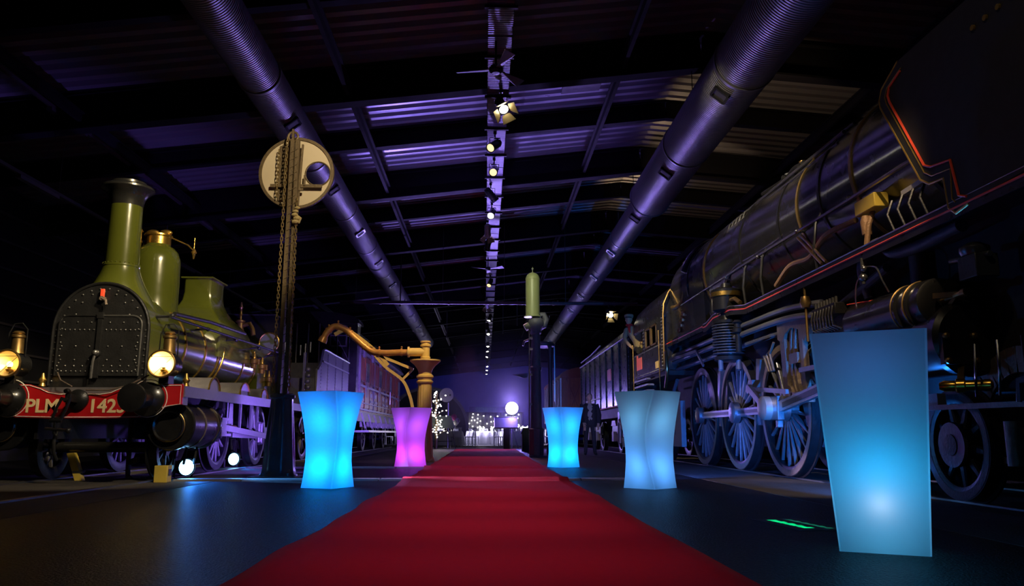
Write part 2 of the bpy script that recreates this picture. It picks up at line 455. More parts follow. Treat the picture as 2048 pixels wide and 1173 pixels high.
# ------------------------------------------------------------------ ventilation ducts
def duct(xc, zc, segs, label, y_out, ang):
    t = thing('ventilation_duct', label, 'duct', (xc, segs[0][0], zc))
    for ya, yb, r in segs:
        n = max(1, int(round((yb - ya) / 3.62)))
        for i in range(n):
            a = ya + (yb - ya) * i / n; b = ya + (yb - ya) * (i + 1) / n
            B().cyl((xc, a, zc), (xc, b, zc), r, 40, caps=False).build('duct_section', M['duct'], t)
            B().lathe([(r - .01, -.03), (r + .012, -.03), (r + .012, .03), (r - .01, .03)], (xc, b, zc), 'y', 40).build('collar', M['ductrim'], t)
    for i in range(len(segs) - 1):
        y = segs[i][1]
        B().lathe([(segs[i][2], -.02), (segs[i][2] + .02, .0), (segs[i + 1][2] + .01, .25)], (xc, y, zc), 'y', 40, caps=False).build('reducer', M['ductrim'], t)
    ra = [s for s in segs]
    for k in range(y_out[1]):
        y = y_out[0] + 3.62 * k
        r = [s[2] for s in segs if s[0] <= y <= s[1]]
        if not r: continue
        r = r[0]
        d = Vector((math.cos(ang), 0, math.sin(ang))); u = Vector((-math.sin(ang), 0, math.cos(ang)))
        c = Vector((xc, y, zc)) + d * (r - .005)
        s = .12
        fr = B()
        for du, dv, lu, lv in ((-1, 0, .02, s), (1, 0, .02, s), (0, -1, s, .02), (0, 1, s, .02)):
            cc = c + u * du * s + Vector((0, 1, 0)) * dv * s + d * .012
            fr.bar(cc - Vector((0, 1, 0)) * max(lv, .012), cc + Vector((0, 1, 0)) * max(lv, .012), max(lu, .012) * 2, .05, up=d)
        o = B().bar(c - Vector((0, s, 0)), c + Vector((0, s, 0)), 2 * s, .05, up=d).build('air_outlet', M['blackmatt'], t)
        fr.build('outlet_frame', M['ductrim'] if y > 19 else M['beam'], o)  # far frames take the paler metal, standing in for light on them
    # hangers to the roof
    for k in range(1, 12):
        y = YB[k]
        if segs[0][0] < y < segs[-1][1]:
            B().cyl((xc, y, zc + .3), (xc, y, zdeck(xc) - .66), .008, 6).build('hanger', M['beam'], t)
    return t
duct(-3.48, 6.02, [(0.5, 47, .33)], 'long violet lit round duct under the left roof slope', (12.56, 10), math.radians(-52))
duct(3.80, 6.02, [(0.5, 17.3, .46), (17.3, 47, .33)], 'long stepped round duct above the black engine side', (7.32, 11), math.radians(-128))

# ------------------------------------------------------------------ central cable tray with cross bars
TX0, TX1, TZ = .0, .38, 6.45
tr = thing('cable_tray', 'long perforated violet lit cable tray along the middle of the roof', 'cable tray', (.19, 2, TZ))
y = 2.0
while y < 77:
    s = B().box(TX0, TX1, y, y + 2.88, TZ, TZ + .012)
    s.box(TX0, TX0 + .012, y, y + 2.88, TZ, TZ + .09).box(TX1 - .012, TX1, y, y + 2.88, TZ, TZ + .09)
    s.build('tray_section', M['tray'], tr)
    y += 2.92
y = 2.6
while y < 77:
    B().box(TX0 - .04, TX1 + .04, y - .025, y + .025, TZ - .05, TZ - .005).build('cross_bar', M['blackmatt'], tr)
    y += 1.46
for yb in YB:
    if 2 < yb < 77:
        for x in (TX0 + .03, TX1 - .03):
            B().cyl((x, yb, TZ + .01), (x, yb, zdeck(x) - .68), .008, 6).build('hanger', M['beam'], tr)
# left rail carrying fluorescent tubes and a second one above it, along the left wall
for (x, z, nm) in ((-7.7, 6.3, 'upper'), (-8.1, 5.05, 'lower')):
    t = thing('lighting_rail', 'thin %s lighting rail high along the left wall' % nm, 'lighting rail', (x, 3, z))
    B().box(x - .03, x + .03, 3, 46, z, z + .06).build('rail_channel', M['beamlight'], t)
    for k in range(9):
        yb = 4.5 + k * 5
        B().cyl((x, yb, z + .05), (x, yb, zdeck(x) + .02), .006, 5).build('hanger', M['beamlight'], t)
    for k in range(5):
        yb = 6.2 + k * 7
        B().box(x - .05, x + .05, yb, yb + 1.25, z - .07, z - .005).build('tube_fitting', M['tin'], t)
# transverse pipe hung across the hall
pp = thing('suspension_pipe', 'thin violet lit pipe hung level across the hall', 'pipe', (0, 25, 4.8))
B().cyl((-4.7, 25, 4.80), (4.95, 25, 4.80), .055, 12).build('pipe', M['beamlight'], pp)
for x in (-4.2, -1.4, .6, 2.6, 4.4):
    B().cyl((x, 25, 4.84), (x, 25, zdeck(x)), .008, 6).build('hanger', M['beamlight'], pp)
for x in (-3.4, -1.2, .4, 2.2, 4.2):
    B().cyl((x - .03, 25, 4.80), (x + .03, 25, 4.80), .075, 12).build('clamp', M['beamlight'], pp)
for i, (x, y, za, zb) in enumerate(((-2.0, 40, 5.55, 7.2), (.85, 38, 5.5, 7.5), (1.55, 38, 5.9, 7.6), (-3.1, 28, 5.2, 6.5))):
    lb = ['thin rod hanging from the roof left of the cable tray', 'short thin rod hanging right of the cable tray', 'taller thin rod hanging behind the pale green tank', 'reddish lit strut hanging by the left duct'][i]
    s = B().cyl((x, y, za), (x, y, zdeck(x) + .02), .022, 6)
    s.lathe([(.03, 0), (.03, .05)], (x, y, za - .05), 'z', 8)
    tag(s.build('hanging_rod', M['beamlight'], org=(x, y, za)), lb, 'rod')

# ------------------------------------------------------------------ track spotlights
def make_spot(doors, lit, label, cold=False):
    t = thing('track_spotlight', label, 'spotlight', (0, 0, 0), 'spotlights along the cable tray')
    B().box(-.03, .03, -.03, .03, -.06, 0).cyl((0, 0, -.06), (0, 0, -.12), .015, 8).build('clamp', M['blacksteel'], t)
    s = B()
    for sx in (-1, 1):
        s.bar((sx * .10, 0, -.14), (sx * .10, 0, -.27), .012, .03, up=(0, 1, 0))
    s.bar((-.106, 0, -.135), (.106, 0, -.135), .03, .014)
    s.build('yoke', M['blacksteel'], t)
    body = B().lathe([(.0, .17), (.06, .17), (.085, .12), (.085, -.12), (.095, -.13), (.095, -.19), (.082, -.185), (.082, -.14)], (0, 0, 0), 'z', 18, caps=False)
    o = body.build('lamp_body', M['steelbody'] if cold else M['black'], t)
    l = B().lathe([(0, -.170), (.078, -.175)], (0, 0, 0), 'z', 18).build('lens', M['spotlit'] if lit else M['spotdim'], o)
    if doors:
        for a in range(4):
            d = Vector((math.cos(a * PI / 2), math.sin(a * PI / 2), 0)); r = Vector((-d.y, d.x, 0))
            p = d * .095 + Vector((0, 0, -.19)); q = d * .19 + Vector((0, 0, -.31))
            s = B().add([p - r * .07, p + r * .07, q + r * .12, q - r * .12], [(0, 1, 2, 3)])
            s.add([v + d * .004 for v in (p - r * .07, p + r * .07, q + r * .12, q - r * .12)], [(3, 2, 1, 0)])
            s.build('barn_door', M['goldleaf'], o)
    return t, o
M['steelbody'] = mat('silver_lamp_paint', (.45, .45, .40), .4, .4, .1)
M['goldleaf'] = mat('heat_tinted_metal', (.55, .42, .18), .4, .7, .2)
M['spotlit'] = glow('lit_spot_lens', (1.0, .92, .72), 16)
M['spotdim'] = glow('dim_spot_lens', (1.0, .75, .35), 1.2)
spots = [(12.6, .24, 35, -25, 1, 1, 0), (14.5, .16, -40, 40, 0, 0, 0), (16.0, .16, -45, 40, 0, 0, 0), (17.7, .10, 40, -30, 0, 0, 0),
         (19.3, .14, -50, 15, 0, 1, 0), (21.0, .04, 35, -20, 1, 0, 1), (22.6, .06, 20, 25, 0, 0, 0), (28.6, .16, -35, 20, 0, 0, 0),
         (33.5, .04, 35, -25, 1, 0, 1), (37.5, .20, -20, 10, 0, 1, 0), (40.5, .08, 30, 0, 0, 0, 0), (43.0, .16, -30, 20, 0, 1, 0),
         (46.0, .1, 25, 0, 0, 0, 1), (49.0, .14, -25, 0, 0, 1, 0), (52.0, .1, 20, 0, 0, 1, 0), (56.0, .16, -30, 10, 0, 1, 0),
         (60.0, .1, 20, 0, 0, 0, 0), (64.0, .12, 25, 0, 0, 1, 0), (68.0, .16, -30, 0, 0, 1, 0), (72.0, .1, 15, 0, 0, 1, 0)]
names = ['first', 'second', 'third', 'fourth', 'fifth', 'sixth', 'seventh', 'eighth', 'ninth', 'tenth', 'eleventh', 'twelfth', 'thirteenth',
         'fourteenth', 'fifteenth', 'sixteenth', 'seventeenth', 'eighteenth', 'nineteenth', 'twentieth']
for i, (y, x, rx, ry, doors, lit, cold) in enumerate(spots):
    look = ('silver' if cold else 'black') + (' lit' if lit else '') + ' spotlight' + (' with barn doors' if doors else '')
    t, o = make_spot(doors, lit, '%s hanging from the cable tray, %s from the viewer' % (look, names[i]), cold)
    t.location = (x, y, TZ)
    o.location = (0, 0, -.27)
    o.rotation_euler = (math.radians(-abs(rx) if lit else rx), math.radians(ry), math.radians(25 * (i % 3 - 1) if i else -8))
# extra spot in the right roof
t, o = make_spot(1, 1, 'lit warm spotlight hanging right of the duct above the tender')
t.location = (4.02, 25.0, 4.75); o.location = (0, 0, -.27); o.rotation_euler = (math.radians(-60), 0, math.radians(10))

# ------------------------------------------------------------------ ceiling fans
def fan(loc, label, rots):
    t = thing('ceiling_fan', label, 'fan', loc, 'ceiling fans on the tray')
    x, y, z = loc
    B().cyl((x, y, z + .06), (x, y, TZ), .014, 8).build('down_rod', M['blacksteel'], t)
    B().lathe([(.0, -.06), (.06, -.055), (.10, -.02), (.11, .02), (.07, .07), (.02, .09)], loc, 'z', 20).build('motor', M['blacksteel'], t)
    for k in range(3):
        a = rots + k * 2 * PI / 3
        d = Vector((math.cos(a), math.sin(a), 0)); r = Vector((-d.y, d.x, 0))
        s = B()
        p = Vector(loc)
        vs = [p + d * .09 + r * .03, p + d * .09 - r * .03, p + d * .6 - r * .075 + Vector((0, 0, .03)), p + d * .6 + r * .075 - Vector((0, 0, .03)),]
        s.add(vs + [v + Vector((0, 0, .008)) for v in vs], [(3, 2, 1, 0), (4, 5, 6, 7), (0, 1, 5, 4), (1, 2, 6, 5), (2, 3, 7, 6), (3, 0, 4, 7)])
        s.build('blade', M['tin'], t)
fan((.13, 10.9, 5.98), 'three bladed ceiling fan nearest the viewer under the cable tray', 2.95)
fan((.07, 25.6, 6.05), 'small distant three bladed ceiling fan under the cable tray', 3.6)

# ------------------------------------------------------------------ red carpet with a slightly wavy edge
s = B(); nx, ny = 16, 260
vs = []
for j in range(ny + 1):
    y = 1.2 + (32.4 - 1.2) * (j / ny)
    wl_ = -1.085 - .012 * math.sin(y * 1.9) - .01 * math.sin(y * 4.3 + 1) - .006 * max(0, y - 18)
    wr_ = 1.13 + .012 * math.sin(y * 1.5 + 2) + .008 * max(0, y - 18)
    for i in range(nx + 1):
        u = i / nx
        h = .006 + .040 * math.exp(-((y - 10.82) / .17) ** 4) + .008 * math.exp(-((y - 10.5 - .2 * math.sin(u * 6)) / .16) ** 2) * math.sin(u * 9) ** 2 + .010 * math.exp(-((y - 7.1 - .9 * u) / .16) ** 2) * u + .004 * math.sin(y * 2.7) * math.sin(u * 5 + y)
        h += .038 * math.exp(-((y - 14.62) / .17) ** 4) + .006 * math.exp(-((y - 13.2) / .25) ** 2)
        vs.append((wl_ + (wr_ - wl_) * u, y, max(.004, h)))
s.add(vs, [(j * (nx + 1) + i, j * (nx + 1) + i + 1, (j + 1) * (nx + 1) + i + 1, (j + 1) * (nx + 1) + i) for j in range(ny) for i in range(nx)])
cp = s.build('red_carpet', M['carpet'], org=(0, 1.2, 0), sharp=180)
sd = cp.modifiers.new('thickness', 'SOLIDIFY'); sd.thickness = .004; sd.offset = -1
tag(cp, 'long red carpet running down the middle of the hall', 'carpet')

# ------------------------------------------------------------------ illuminated bar tables
def led_table(loc, phi, dphi, col, power, label, mix=None, hue='blue'):
    t = thing('illuminated_bar_table', label, 'table', (loc[0], loc[1], 0), 'glowing bar tables beside the carpet')
    prof = [(0, .315), (.12, .296), (.30, .280), (.45, .284), (.62, .302), (.80, .333), (.95, .364), (1.06, .392), (1.1, .402)]
    def hd(z):
        for (a, ra), (b, rb) in zip(prof, prof[1:]):
            if z <= b: return ra + (rb - ra) * (z - a) / (b - a)
        return prof[-1][1]
    loops = []
    NZ = 26
    for k in range(NZ + 1):
        z = .004 + 1.096 * k / NZ
        r = hd(z); ph = math.radians(phi + dphi * math.sin(PI * min(1, z / 1.1)) ** 1.3)
        lp = []
        for c in range(4):
            a0 = ph - PI / 2 + c * PI / 2
            p = Vector((math.cos(a0), math.sin(a0))) * r
            q = Vector((math.cos(a0 + PI / 2), math.sin(a0 + PI / 2))) * r
            for u in (.03, .10, .25, .5, .75, .90, .97):
                bow = -.05 * 4 * u * (1 - u) * .3 * r
                m = p + (q - p) * u
                mid = (p + q).normalized()
                m = m + mid * bow
                lp.append((loc[0] + m.x, loc[1] + m.y, z))
        loops.append(lp)
    sh = B().loft(loops)
    o = sh.build('shell', M['led'], t, sharp=40)
    tp = [(x, y) for x, y, z in loops[-1]]
    cx = sum(p[0] for p in tp) / len(tp); cy = sum(p[1] for p in tp) / len(tp)
    lip = B().prism([(cx + (x - cx) * .985, cy + (y - cy) * .985) for x, y in tp], 'z', 1.1005, 1.106)
    lip.build('top_plate', M['led'], t)
    B().lathe([(.10, .012), (.10, .05), (.07, .07), (0, .075)], (loc[0], loc[1], 0), 'z', 20).build('lamp_unit', glow('lamp_' + hue, col, 2.0), t)
    light('POINT', 'table_lamp', (loc[0], loc[1], .24), power * .52, col, None, .07, parent=t)
    light('POINT', 'table_lamp', (loc[0], loc[1], .80), power * .48, mix or col, None, .10, parent=t)
    return t
CY = (.0, .30, 1.0)
led_table((-1.83, 9.42), 19, 10, (.0, .25, 1.0), 14, 'bright sky blue glowing bar table left of the carpet in front of the signal post', hue='skyblue')
led_table((-1.41, 15.17), 0, -16, (.50, .03, .68), 9.5, 'pink glowing bar table left of the carpet in front of the water crane', (.34, .05, .75), hue='pink')
led_table((1.47, 14.90), -12, 6, (.0, .28, 1.0), 14, 'turquoise blue glowing bar table right of the carpet by the standing man', (.0, .27, 1.0), hue='cyan')
led_table((1.91, 9.20), -2, -17, (.07, .30, .78), 4.6, 'pale blue green glowing bar table right of the carpet before the engine wheels', (.10, .34, .55), hue='pale')

t = thing('illuminated_column', 'tall square tapered glowing blue column nearest the viewer on the right', 'table', (2.18, 4.35, 0), 'glowing bar tables beside the carpet')
lo = []
for k in range(25):
    u = k / 24; z = .004 + 1.16 * u
    hw = .218 + (.289 - .218) * u
    cx, cy = 2.1805, 4.3526
    lp = []
    for c in range(4):
        a = -.484 + math.radians(-135 + c * 90); b = a + PI / 2
        p = Vector((math.cos(a), math.sin(a))) * hw * math.sqrt(2); q = Vector((math.cos(b), math.sin(b))) * hw * math.sqrt(2)
        for v in (.02, .08, .25, .5, .75, .92, .98):
            m = p + (q - p) * v
            lp.append((cx + m.x, cy + m.y, z))
    lo.append(lp)
B().loft(lo).build('shell', M['led'], t, sharp=40)
B().lathe([(.09, .012), (.09, .05), (.05, .08), (0, .085)], (2.18, 4.35, 0), 'z', 20).build('lamp_unit', glow('lamp_column', (.1, .6, 1.0), 2.0), t)
light('POINT', 'table_lamp', (2.108, 4.214, .26), .14, (.85, .80, .76), None, .06, parent=t)
light('POINT', 'table_lamp', (2.18, 4.35, .42), 2.5, (.0, .47, 1.0), None, .12, parent=t)
light('POINT', 'table_lamp', (2.18, 4.35, .98), .72, (.06, .17, .66), None, .14, parent=t)

# ------------------------------------------------------------------ floor sign with green print, small floor things
t = thing('floor_sign', 'dark floor plate with two lines of green luminous print', 'sign', (2.14, 5.5, 0))
def FS(u, v, z):
    a = Vector((1.95, 5.84, z)); b = Vector((2.05, 5.17, z)); d = Vector((2.30, 5.86, z))
    return a + (b - a) * u + (d - a) * v
B().add([FS(0, 0, .001), FS(1, 0, .001), FS(1, 1, .001), FS(0, 1, .001), FS(0, 0, .005), FS(1, 0, .005), FS(1, 1, .005), FS(0, 1, .005)],
        [(3, 2, 1, 0), (4, 5, 6, 7), (0, 1, 5, 4), (1, 2, 6, 5), (2, 3, 7, 6), (3, 0, 4, 7)]).build('plate', M['plate'], t)
for (v0, v1, m, n, ua, ub) in ((.22, .42, 'green_light', 9, .10, .86), (.62, .76, 'green_dim', 11, .08, .90)):
    for i in range(n):
        a = ua + (ub - ua) * i / n; b = a + (ub - ua) / n * (.85 if i % 3 else .6)
        hh = (v1 - v0) * (.75 if i % 2 else 1)
        B().add([FS(a, v0, .0056), FS(b, v0, .0056), FS(b, v0 + hh, .0056), FS(a, v0 + hh, .0056)], [(0, 1, 2, 3)]).build('printed_mark', M[m], t)

def floor_lamp(loc, aim, label, power, col, halo, angle=22):
    t = thing('floor_spotlight', label, 'spotlight', (loc[0], loc[1], 0), 'blue floor spotlights under the green engine')
    d = Vector((aim[0] - loc[0], aim[1] - loc[1], 0)).normalized()
    c = Vector((loc[0], loc[1], .155))
    r = Vector((-d.y, d.x, 0))
    s = B()
    s.tube([c - d * .20, c - d * .17, c - d * .05, c + d * .08], [.04, .08, .105, .118], 20)
    body = s.build('housing', M['blackmatt'], t)
    B().tube([c + d * .079, c + d * .085], .108, 20).build('lens', halo, body)
    B().tube([c + d * .075, c + d * .10], .125, 20, caps=False).build('bezel', M['blackmatt'], body)
    s = B()
    for q in (-1, 1):
        s.bar(c + r * .13 * q, Vector((c.x, c.y, .012)) + r * .13 * q, .03, .008, up=d)
    s.bar(Vector((c.x, c.y, .008)) - r * .14, Vector((c.x, c.y, .008)) + r * .14, .05, .012)
    s.build('bracket', M['blackmatt'], t)
    B().tube([c + d * .10 + Vector((0, 0, .13)), c + d * .02 + Vector((0, 0, .16)), c - d * .05 + Vector((0, 0, .13))], .01, 6).build('handle', M['blackmatt'], t)
    light('SPOT', 'floor_spot_beam', c + d * .14, power, col, c + d * 3 + Vector((0, 0, -.12)), .05, angle, .5, parent=t)
    return t
M['bluelens'] = glow('blue_white_lens', (.25, .62, 1.0), 9)
floor_lamp((-4.25, 11.42), (-2.2, 9.6), 'glowing blue floor spotlight under the green engine by the yellow box', 110, BLUE, M['bluelens'], 60)
floor_lamp((-4.72, 15.0), (-2.4, 13.1), 'smaller glowing blue floor spotlight behind the engine cylinder', 80, BLUE, M['bluelens'], 60)
# blue beams that the two spots throw along the floor towards the carpet
light('SPOT', 'blue_floor_beam', (-4.05, 11.2, .27), 1000, (.10, .40, 1.0), (-2.6, 10.82, .0), .02, 34, .6)
light('SPOT', 'added_violet_beam', (-4.05, 11.2, .30), 3500, (.7, .5, 1.0), (.2, 10.78, .03), .02, 9, .6)  # separate violet lamp added to make the pink streak on the carpet
light('SPOT', 'blue_floor_beam', (-4.5, 14.9, .27), 800, (.10, .40, 1.0), (-3.0, 14.62, .0), .02, 34, .6)

for _y, _x1, _lb in ((10.82, 1.9, 'low grey cable ramp crossing under the carpet nearest the viewer'), (14.62, 1.12, 'second low grey cable ramp crossing under the carpet')):
    t = thing('cable_ramp', _lb, 'cable ramp', (0, _y, 0), 'cable ramps on the floor')
    _x = -4.1 if _y < 12 else -4.3
    while _x < _x1 - .1:
        B().prism([(_y - .15, 0), (_y + .15, 0), (_y + .10, .026), (_y - .10, .026)], 'x', _x, min(_x + .88, _x1)).build('ramp_section', M['ramp'], t)
        _x += .9
t = thing('yellow_junction_box', 'small yellow box standing on the floor beside the blue spotlight', 'box', (-4.15, 10.48, 0))
B().box(-4.24, -4.07, 10.40, 10.55, 0, .215).build('box_body', M['yellowbox'], t, bevel=.008)
B().box(-4.072, -4.062, 10.43, 10.52, .09, .17).build('socket', M['iron'], t)
t = thing('cable_stand', 'thin dark stand with round foot in front of the engine', 'stand', (-4.96, 11.3, 0))
B().lathe([(.16, 0), (.16, .015), (.05, .03), (.0, .035)], (-4.96, 11.3, 0), 'z', 20).build('foot', M['iron'], t)
B().cyl((-4.96, 11.3, .02), (-4.98, 11.3, .83), .035, 12).build('pole', M['iron'], t)
B().bar((-4.95, 11.28, .22), (-4.80, 11.22, .27), .06, .07).build('clamp', M['iron'], t)
B().tube([(-4.95, 11.28, .06), (-4.8, 11.1, .012), (-4.62, 10.95, .012), (-4.25, 10.56, .012)], .010, 6).build('cable', M['blackmatt'], t)
t = thing('wheel_chock', 'tilted pale yellow wooden wedge on the floor under the buffer beam', 'wedge', (-5.45, 10.9, 0))
B().prism([(-5.60, .36), (-5.50, .37), (-5.36, .0), (-5.46, .0)], 'y', 10.86, 10.94).build('board', M['yellowbox'], t)
B().box(-5.50, -5.37, 10.855, 10.945, .10, .13).build('strap', M['blackmatt'], t)

# unseen par cans added behind the tables that wash the roof and the engine with violet and blue
def par(loc, target, label, col, power, angle):
    t = thing('added_uplight_can', label, 'spotlight', (loc[0], loc[1], 0), 'added par cans on the floor')
    c = Vector((loc[0], loc[1], .17)); d = (Vector(target) - c).normalized()
    B().tube([c - d * .13, c - d * .10, c + d * .12], [.05, .09, .10], 18).build('can', M['blackmatt'], t)
    B().tube([c + d * .118, c + d * .123], .09, 18).build('lens', glow('added_par_lens', col, 4), t)
    B().bar((loc[0] - .12, loc[1], .01), (loc[0] + .12, loc[1], .01), .12, .02).bar((loc[0] - .11, loc[1], .01), (loc[0] - .11, loc[1], .18), .02, .04).bar((loc[0] + .11, loc[1], .01), (loc[0] + .11, loc[1], .18), .02, .04).build('stand', M['blackmatt'], t)
    light('SPOT', 'added_par_beam', c + d * .16, power, col, target, .06, angle, .7, parent=t)
par((-1.35, 16.0), (-.5, 16.6, 7.4), 'added par can uplight hidden behind the pink table', VIOLET, 450, 62)
par((1.36, 15.8), (1.0, 17.2, 7.6), 'added par can uplight hidden behind the turquoise table', (.30, .18, 1.0), 300, 60)
par((-1.85, 23.0), (-.5, 17.4, 7.4), 'added par can uplight standing far behind the pink table', VIOLET, 3800, 38)
par((-2.4, 29.2), (-.6, 22.0, 7.4), 'added par can uplight farthest behind the pink table', VIOLET, 3200, 46)
par((2.05, 23.6), (1.0, 17.6, 7.6), 'added par can uplight behind the grey tank column', (.36, .22, 1.0), 1700, 34)
par((3.4, 6.75), (4.25, 11.0, .9), 'added blue par can behind the glowing square column', BLUE, 1400, 46)
par((2.2, 10.3), (4.25, 13.6, .9), 'added blue par can behind the pale glowing table', (.08, .20, 1.0), 650, 60)
par((3.95, 7.95), (4.6, 7.0, 2.2), 'added small blue par can aimed up at the engine cylinder', BLUE, 130, 80)
par((-2.35, 12.7), (-4.3, 13.6, .8), 'added violet par can behind the sky blue table', (.28, .15, 1.0), 650, 100)
par((-1.70, 16.35), (-3.8, 26.0, 1.8), 'added violet par can aimed at the brown carriage', (.30, .16, 1.0), 3600, 30)
par((-1.66, 16.8), (-3.9, 20.5, 2.0), 'added violet par can aimed at the small tender', (.30, .16, 1.0), 520, 34)
par((1.66, 15.8), (3.9, 27.0, 2.0), 'added violet par can aimed at the black tender', (.50, .40, 1.0), 340, 30)

# ------------------------------------------------------------------ shared engine pieces
def wheel(parent, c, r, nsp, hub_r, outer=-1, wid=.13, m=None, cw=None, sp_w=.05, spoke_m=None, hubcap=False):
    """spoked wheel on an X axis; outer = side (+1/-1) that faces the aisle"""
    m = m or M['blacksteel']
    x, y, z = c
    a, b = -wid / 2, wid / 2
    rim = r - .10 if r > .7 else r - .085
    w_ = B().lathe([(rim - .035, a * .8), (rim, a), (r, a), (r, b), (rim, b), (rim - .035, b * .8), (rim - .035, a * .8)], c, 'x', 56)
    w_.lathe([(r, -outer * wid * .28), (r + .03, -outer * wid * .34), (r + .03, -outer * wid * .5), (r, -outer * wid * .5)], c, 'x', 56, caps=False)
    wo = w_.build('wheel', m, parent)
    B().lathe([(rim + .004, outer * wid * .5 + outer * .004), (r - .012, outer * wid * .5 + outer * .004)], c, 'x', 56, caps=False).build('tyre_face', M['oldsteel'] if r > .7 else M['blacksteel'], wo)
    hb = B().lathe([(hub_r, a * 1.0), (hub_r, b * 1.0)], c, 'x', 24)
    hb.lathe([(hub_r * .55, outer * wid * .5), (hub_r * .5, outer * (wid * .5 + .05)), (.0, outer * (wid * .5 + .055))], c, 'x', 20)
    hb.build('hub', m, wo)
    sm = None
    for k in range(nsp):
        ang = 2 * PI * (k + .5) / nsp
        if sm is None:
            q = B()
            w0, w1, t0, t1 = sp_w, sp_w * .62, wid * .55, wid * .34
            q.loft([[(sx * t0 / 2, sy * w0 / 2, hub_r * .9) for sx, sy in ((-1, -.6), (-.6, -1), (.6, -1), (1, -.6), (1, .6), (.6, 1), (-.6, 1), (-1, .6))],
                    [(sx * t1 / 2, sy * w1 / 2, rim - .03) for sx, sy in ((-1, -.6), (-.6, -1), (.6, -1), (1, -.6), (1, .6), (.6, 1), (-.6, 1), (-1, .6))]])
            o = q.build('spoke', spoke_m or m, org=(0, 0, 0))
            o.parent = wo; o.location = Vector(c) - ORG[wo]; ORG[o] = Vector(c); sm = o.data
        else:
            o = piece(sm, 'spoke', wo, c)
        o.rotation_euler = (ang, 0, 0)
    if cw is not None:
        pts = []
        for k in range(17):
            t_ = cw - .62 + 1.24 * k / 16
            pts.append((y + math.cos(t_) * (rim - .005), z + math.sin(t_) * (rim - .005)))
        q0, q1 = pts[-1], pts[0]
        for k in range(1, 8):
            u = k / 8
            mid = (y + math.cos(cw) * rim * .62, z + math.sin(cw) * rim * .62)
            pts.append(((1 - u) ** 2 * q0[0] + 2 * u * (1 - u) * mid[0] + u * u * q1[0], (1 - u) ** 2 * q0[1] + 2 * u * (1 - u) * mid[1] + u * u * q1[1]))
        B().prism(pts, 'x', x - wid * .4, x + wid * .4).build('counterweight', m, wo)
    return wo
def lettering(txt, size, m, parent, loc, rot, depth=.004, name='lettering', bold=0.0):
    cu = bpy.data.curves.new('text', 'FONT'); cu.body = txt; cu.size = size; cu.extrude = depth; cu.align_x = 'LEFT'; cu.offset = bold
    ob = bpy.data.objects.new('text', cu); COL.objects.link(ob)
    dg = bpy.context.evaluated_depsgraph_get()
    me = bpy.data.meshes.new_from_object(ob.evaluated_get(dg))
    bpy.data.objects.remove(ob)
    me.materials.clear(); me.materials.append(m)
    o = bpy.data.objects.new(name, me); COL.objects.link(o); o.parent = parent
    o.location = Vector(loc) - ORG[parent]; o.rotation_euler = rot; ORG[o] = Vector(loc)
    return o

# ------------------------------------------------------------------ olive green engine on the left
XL = -5.12
g = thing('green_steam_locomotive', 'olive green steam engine with tall chimney and red buffer beam', 'locomotive', (XL, 10.1, 0))
# buffer beam (outline in X,Z, mirrored about the axis)
half = [(.0, .81), (.37, .81), (.76, .82), (.94, .89), (1.12, .96), (1.28, .985), (1.28, 1.24), (.64, 1.235), (.50, 1.19), (.40, 1.14), (.26, 1.115), (.0, 1.12)]
poly = [(XL + x, z) for x, z in half] + [(XL - x, z) for x, z in half[::-1][1:-1]]
bb = B().prism(poly, 'y', 10.10, 10.14).build('buffer_beam', M['red'], g)
B().tube([(x * .985 + XL * .015, 10.096, 1.02 + (z - 1.02) * .93) for x, z in poly + poly[:1]], .0055, 5).build('white_lining', M['white'], bb)
for sx in (-1, 1):
    B().ring((XL + sx * .86, 10.098, 1.06), 'y', .235, .0055, 36, 5).build('white_lining', M['white'], bb)
B().box(XL - 1.28, XL + 1.28, 10.14, 10.30, .98, 1.20).build('beam_backing', M['tin'], g)
lettering('PLM', .235, M['cream'], bb, (XL - .655, 10.097, .885), (PI / 2, 0, 0), bold=.005)
lettering('1423', .235, M['cream'], bb, (XL + .12, 10.097, .885), (PI / 2, 0, 0), bold=.005)
# buffers
for sx in (-1, 1):
    xb = XL + sx * .86
    bf = B().lathe([(.215, -.0), (.215, -.03), (.16, -.05), (.115, -.10), (.105, -.34), (.06, -.36), (.06, -.46)], (xb, 10.09, 1.05), 'y', 28).build('buffer', M['black'], g)
    B().lathe([(.05, .04), (.17, .02), (.175, .0), (.165, -.018), (.10, -.03), (0, -.034)], (xb, 9.63, 1.05), 'y', 32).build('buffer_head', M['black'], bf)
    B().rivets([(xb + .185 * math.cos(a), 10.06, 1.05 + .185 * math.sin(a)) for a in [PI / 4 + k * PI / 2 for k in range(4)]], .02).build('bolts', M['blacksteel'], bf)
# coupling
cpn = B().lathe([(.13, 0), (.13, -.03), (.10, -.06), (.05, -.08)], (XL, 10.09, 1.04), 'y', 24)
cpn.bar((XL, 10.06, 1.04), (XL, 9.82, 1.06), .06, .09).ring((XL, 9.80, 1.08), 'x', .06, .028, 20, 8, -PI * .7, PI * .7)
cp_ = cpn.build('coupling_hook', M['blacksteel'], g)
s = B()
for sx in (-1, 1):
    s.tube([(XL + sx * .05, 9.80, 1.06), (XL + sx * .06 - .04, 9.78, .92), (XL + sx * .05 - .10, 9.80, .78)], .017, 8)
s.cyl((XL - .17, 9.80, .78), (XL - .03, 9.80, .78), .028, 10).cyl((XL - .10, 9.80, .80), (XL - .11, 9.82, .62), .022, 10)
s.cyl((XL - .22, 9.80, .68), (XL + .04, 9.80, .66), .018, 8).ball((XL + .06, 9.80, .655), .035)
s.build('screw_coupling', M['blacksteel'], cp_)
B().tube([(XL - .14, 9.92, .66), (XL - .15, 9.9, .52), (XL - .17, 9.95, .40), (XL - .18, 10.05, .30)], .022, 8).build('brake_hose', M['blackmatt'], g)
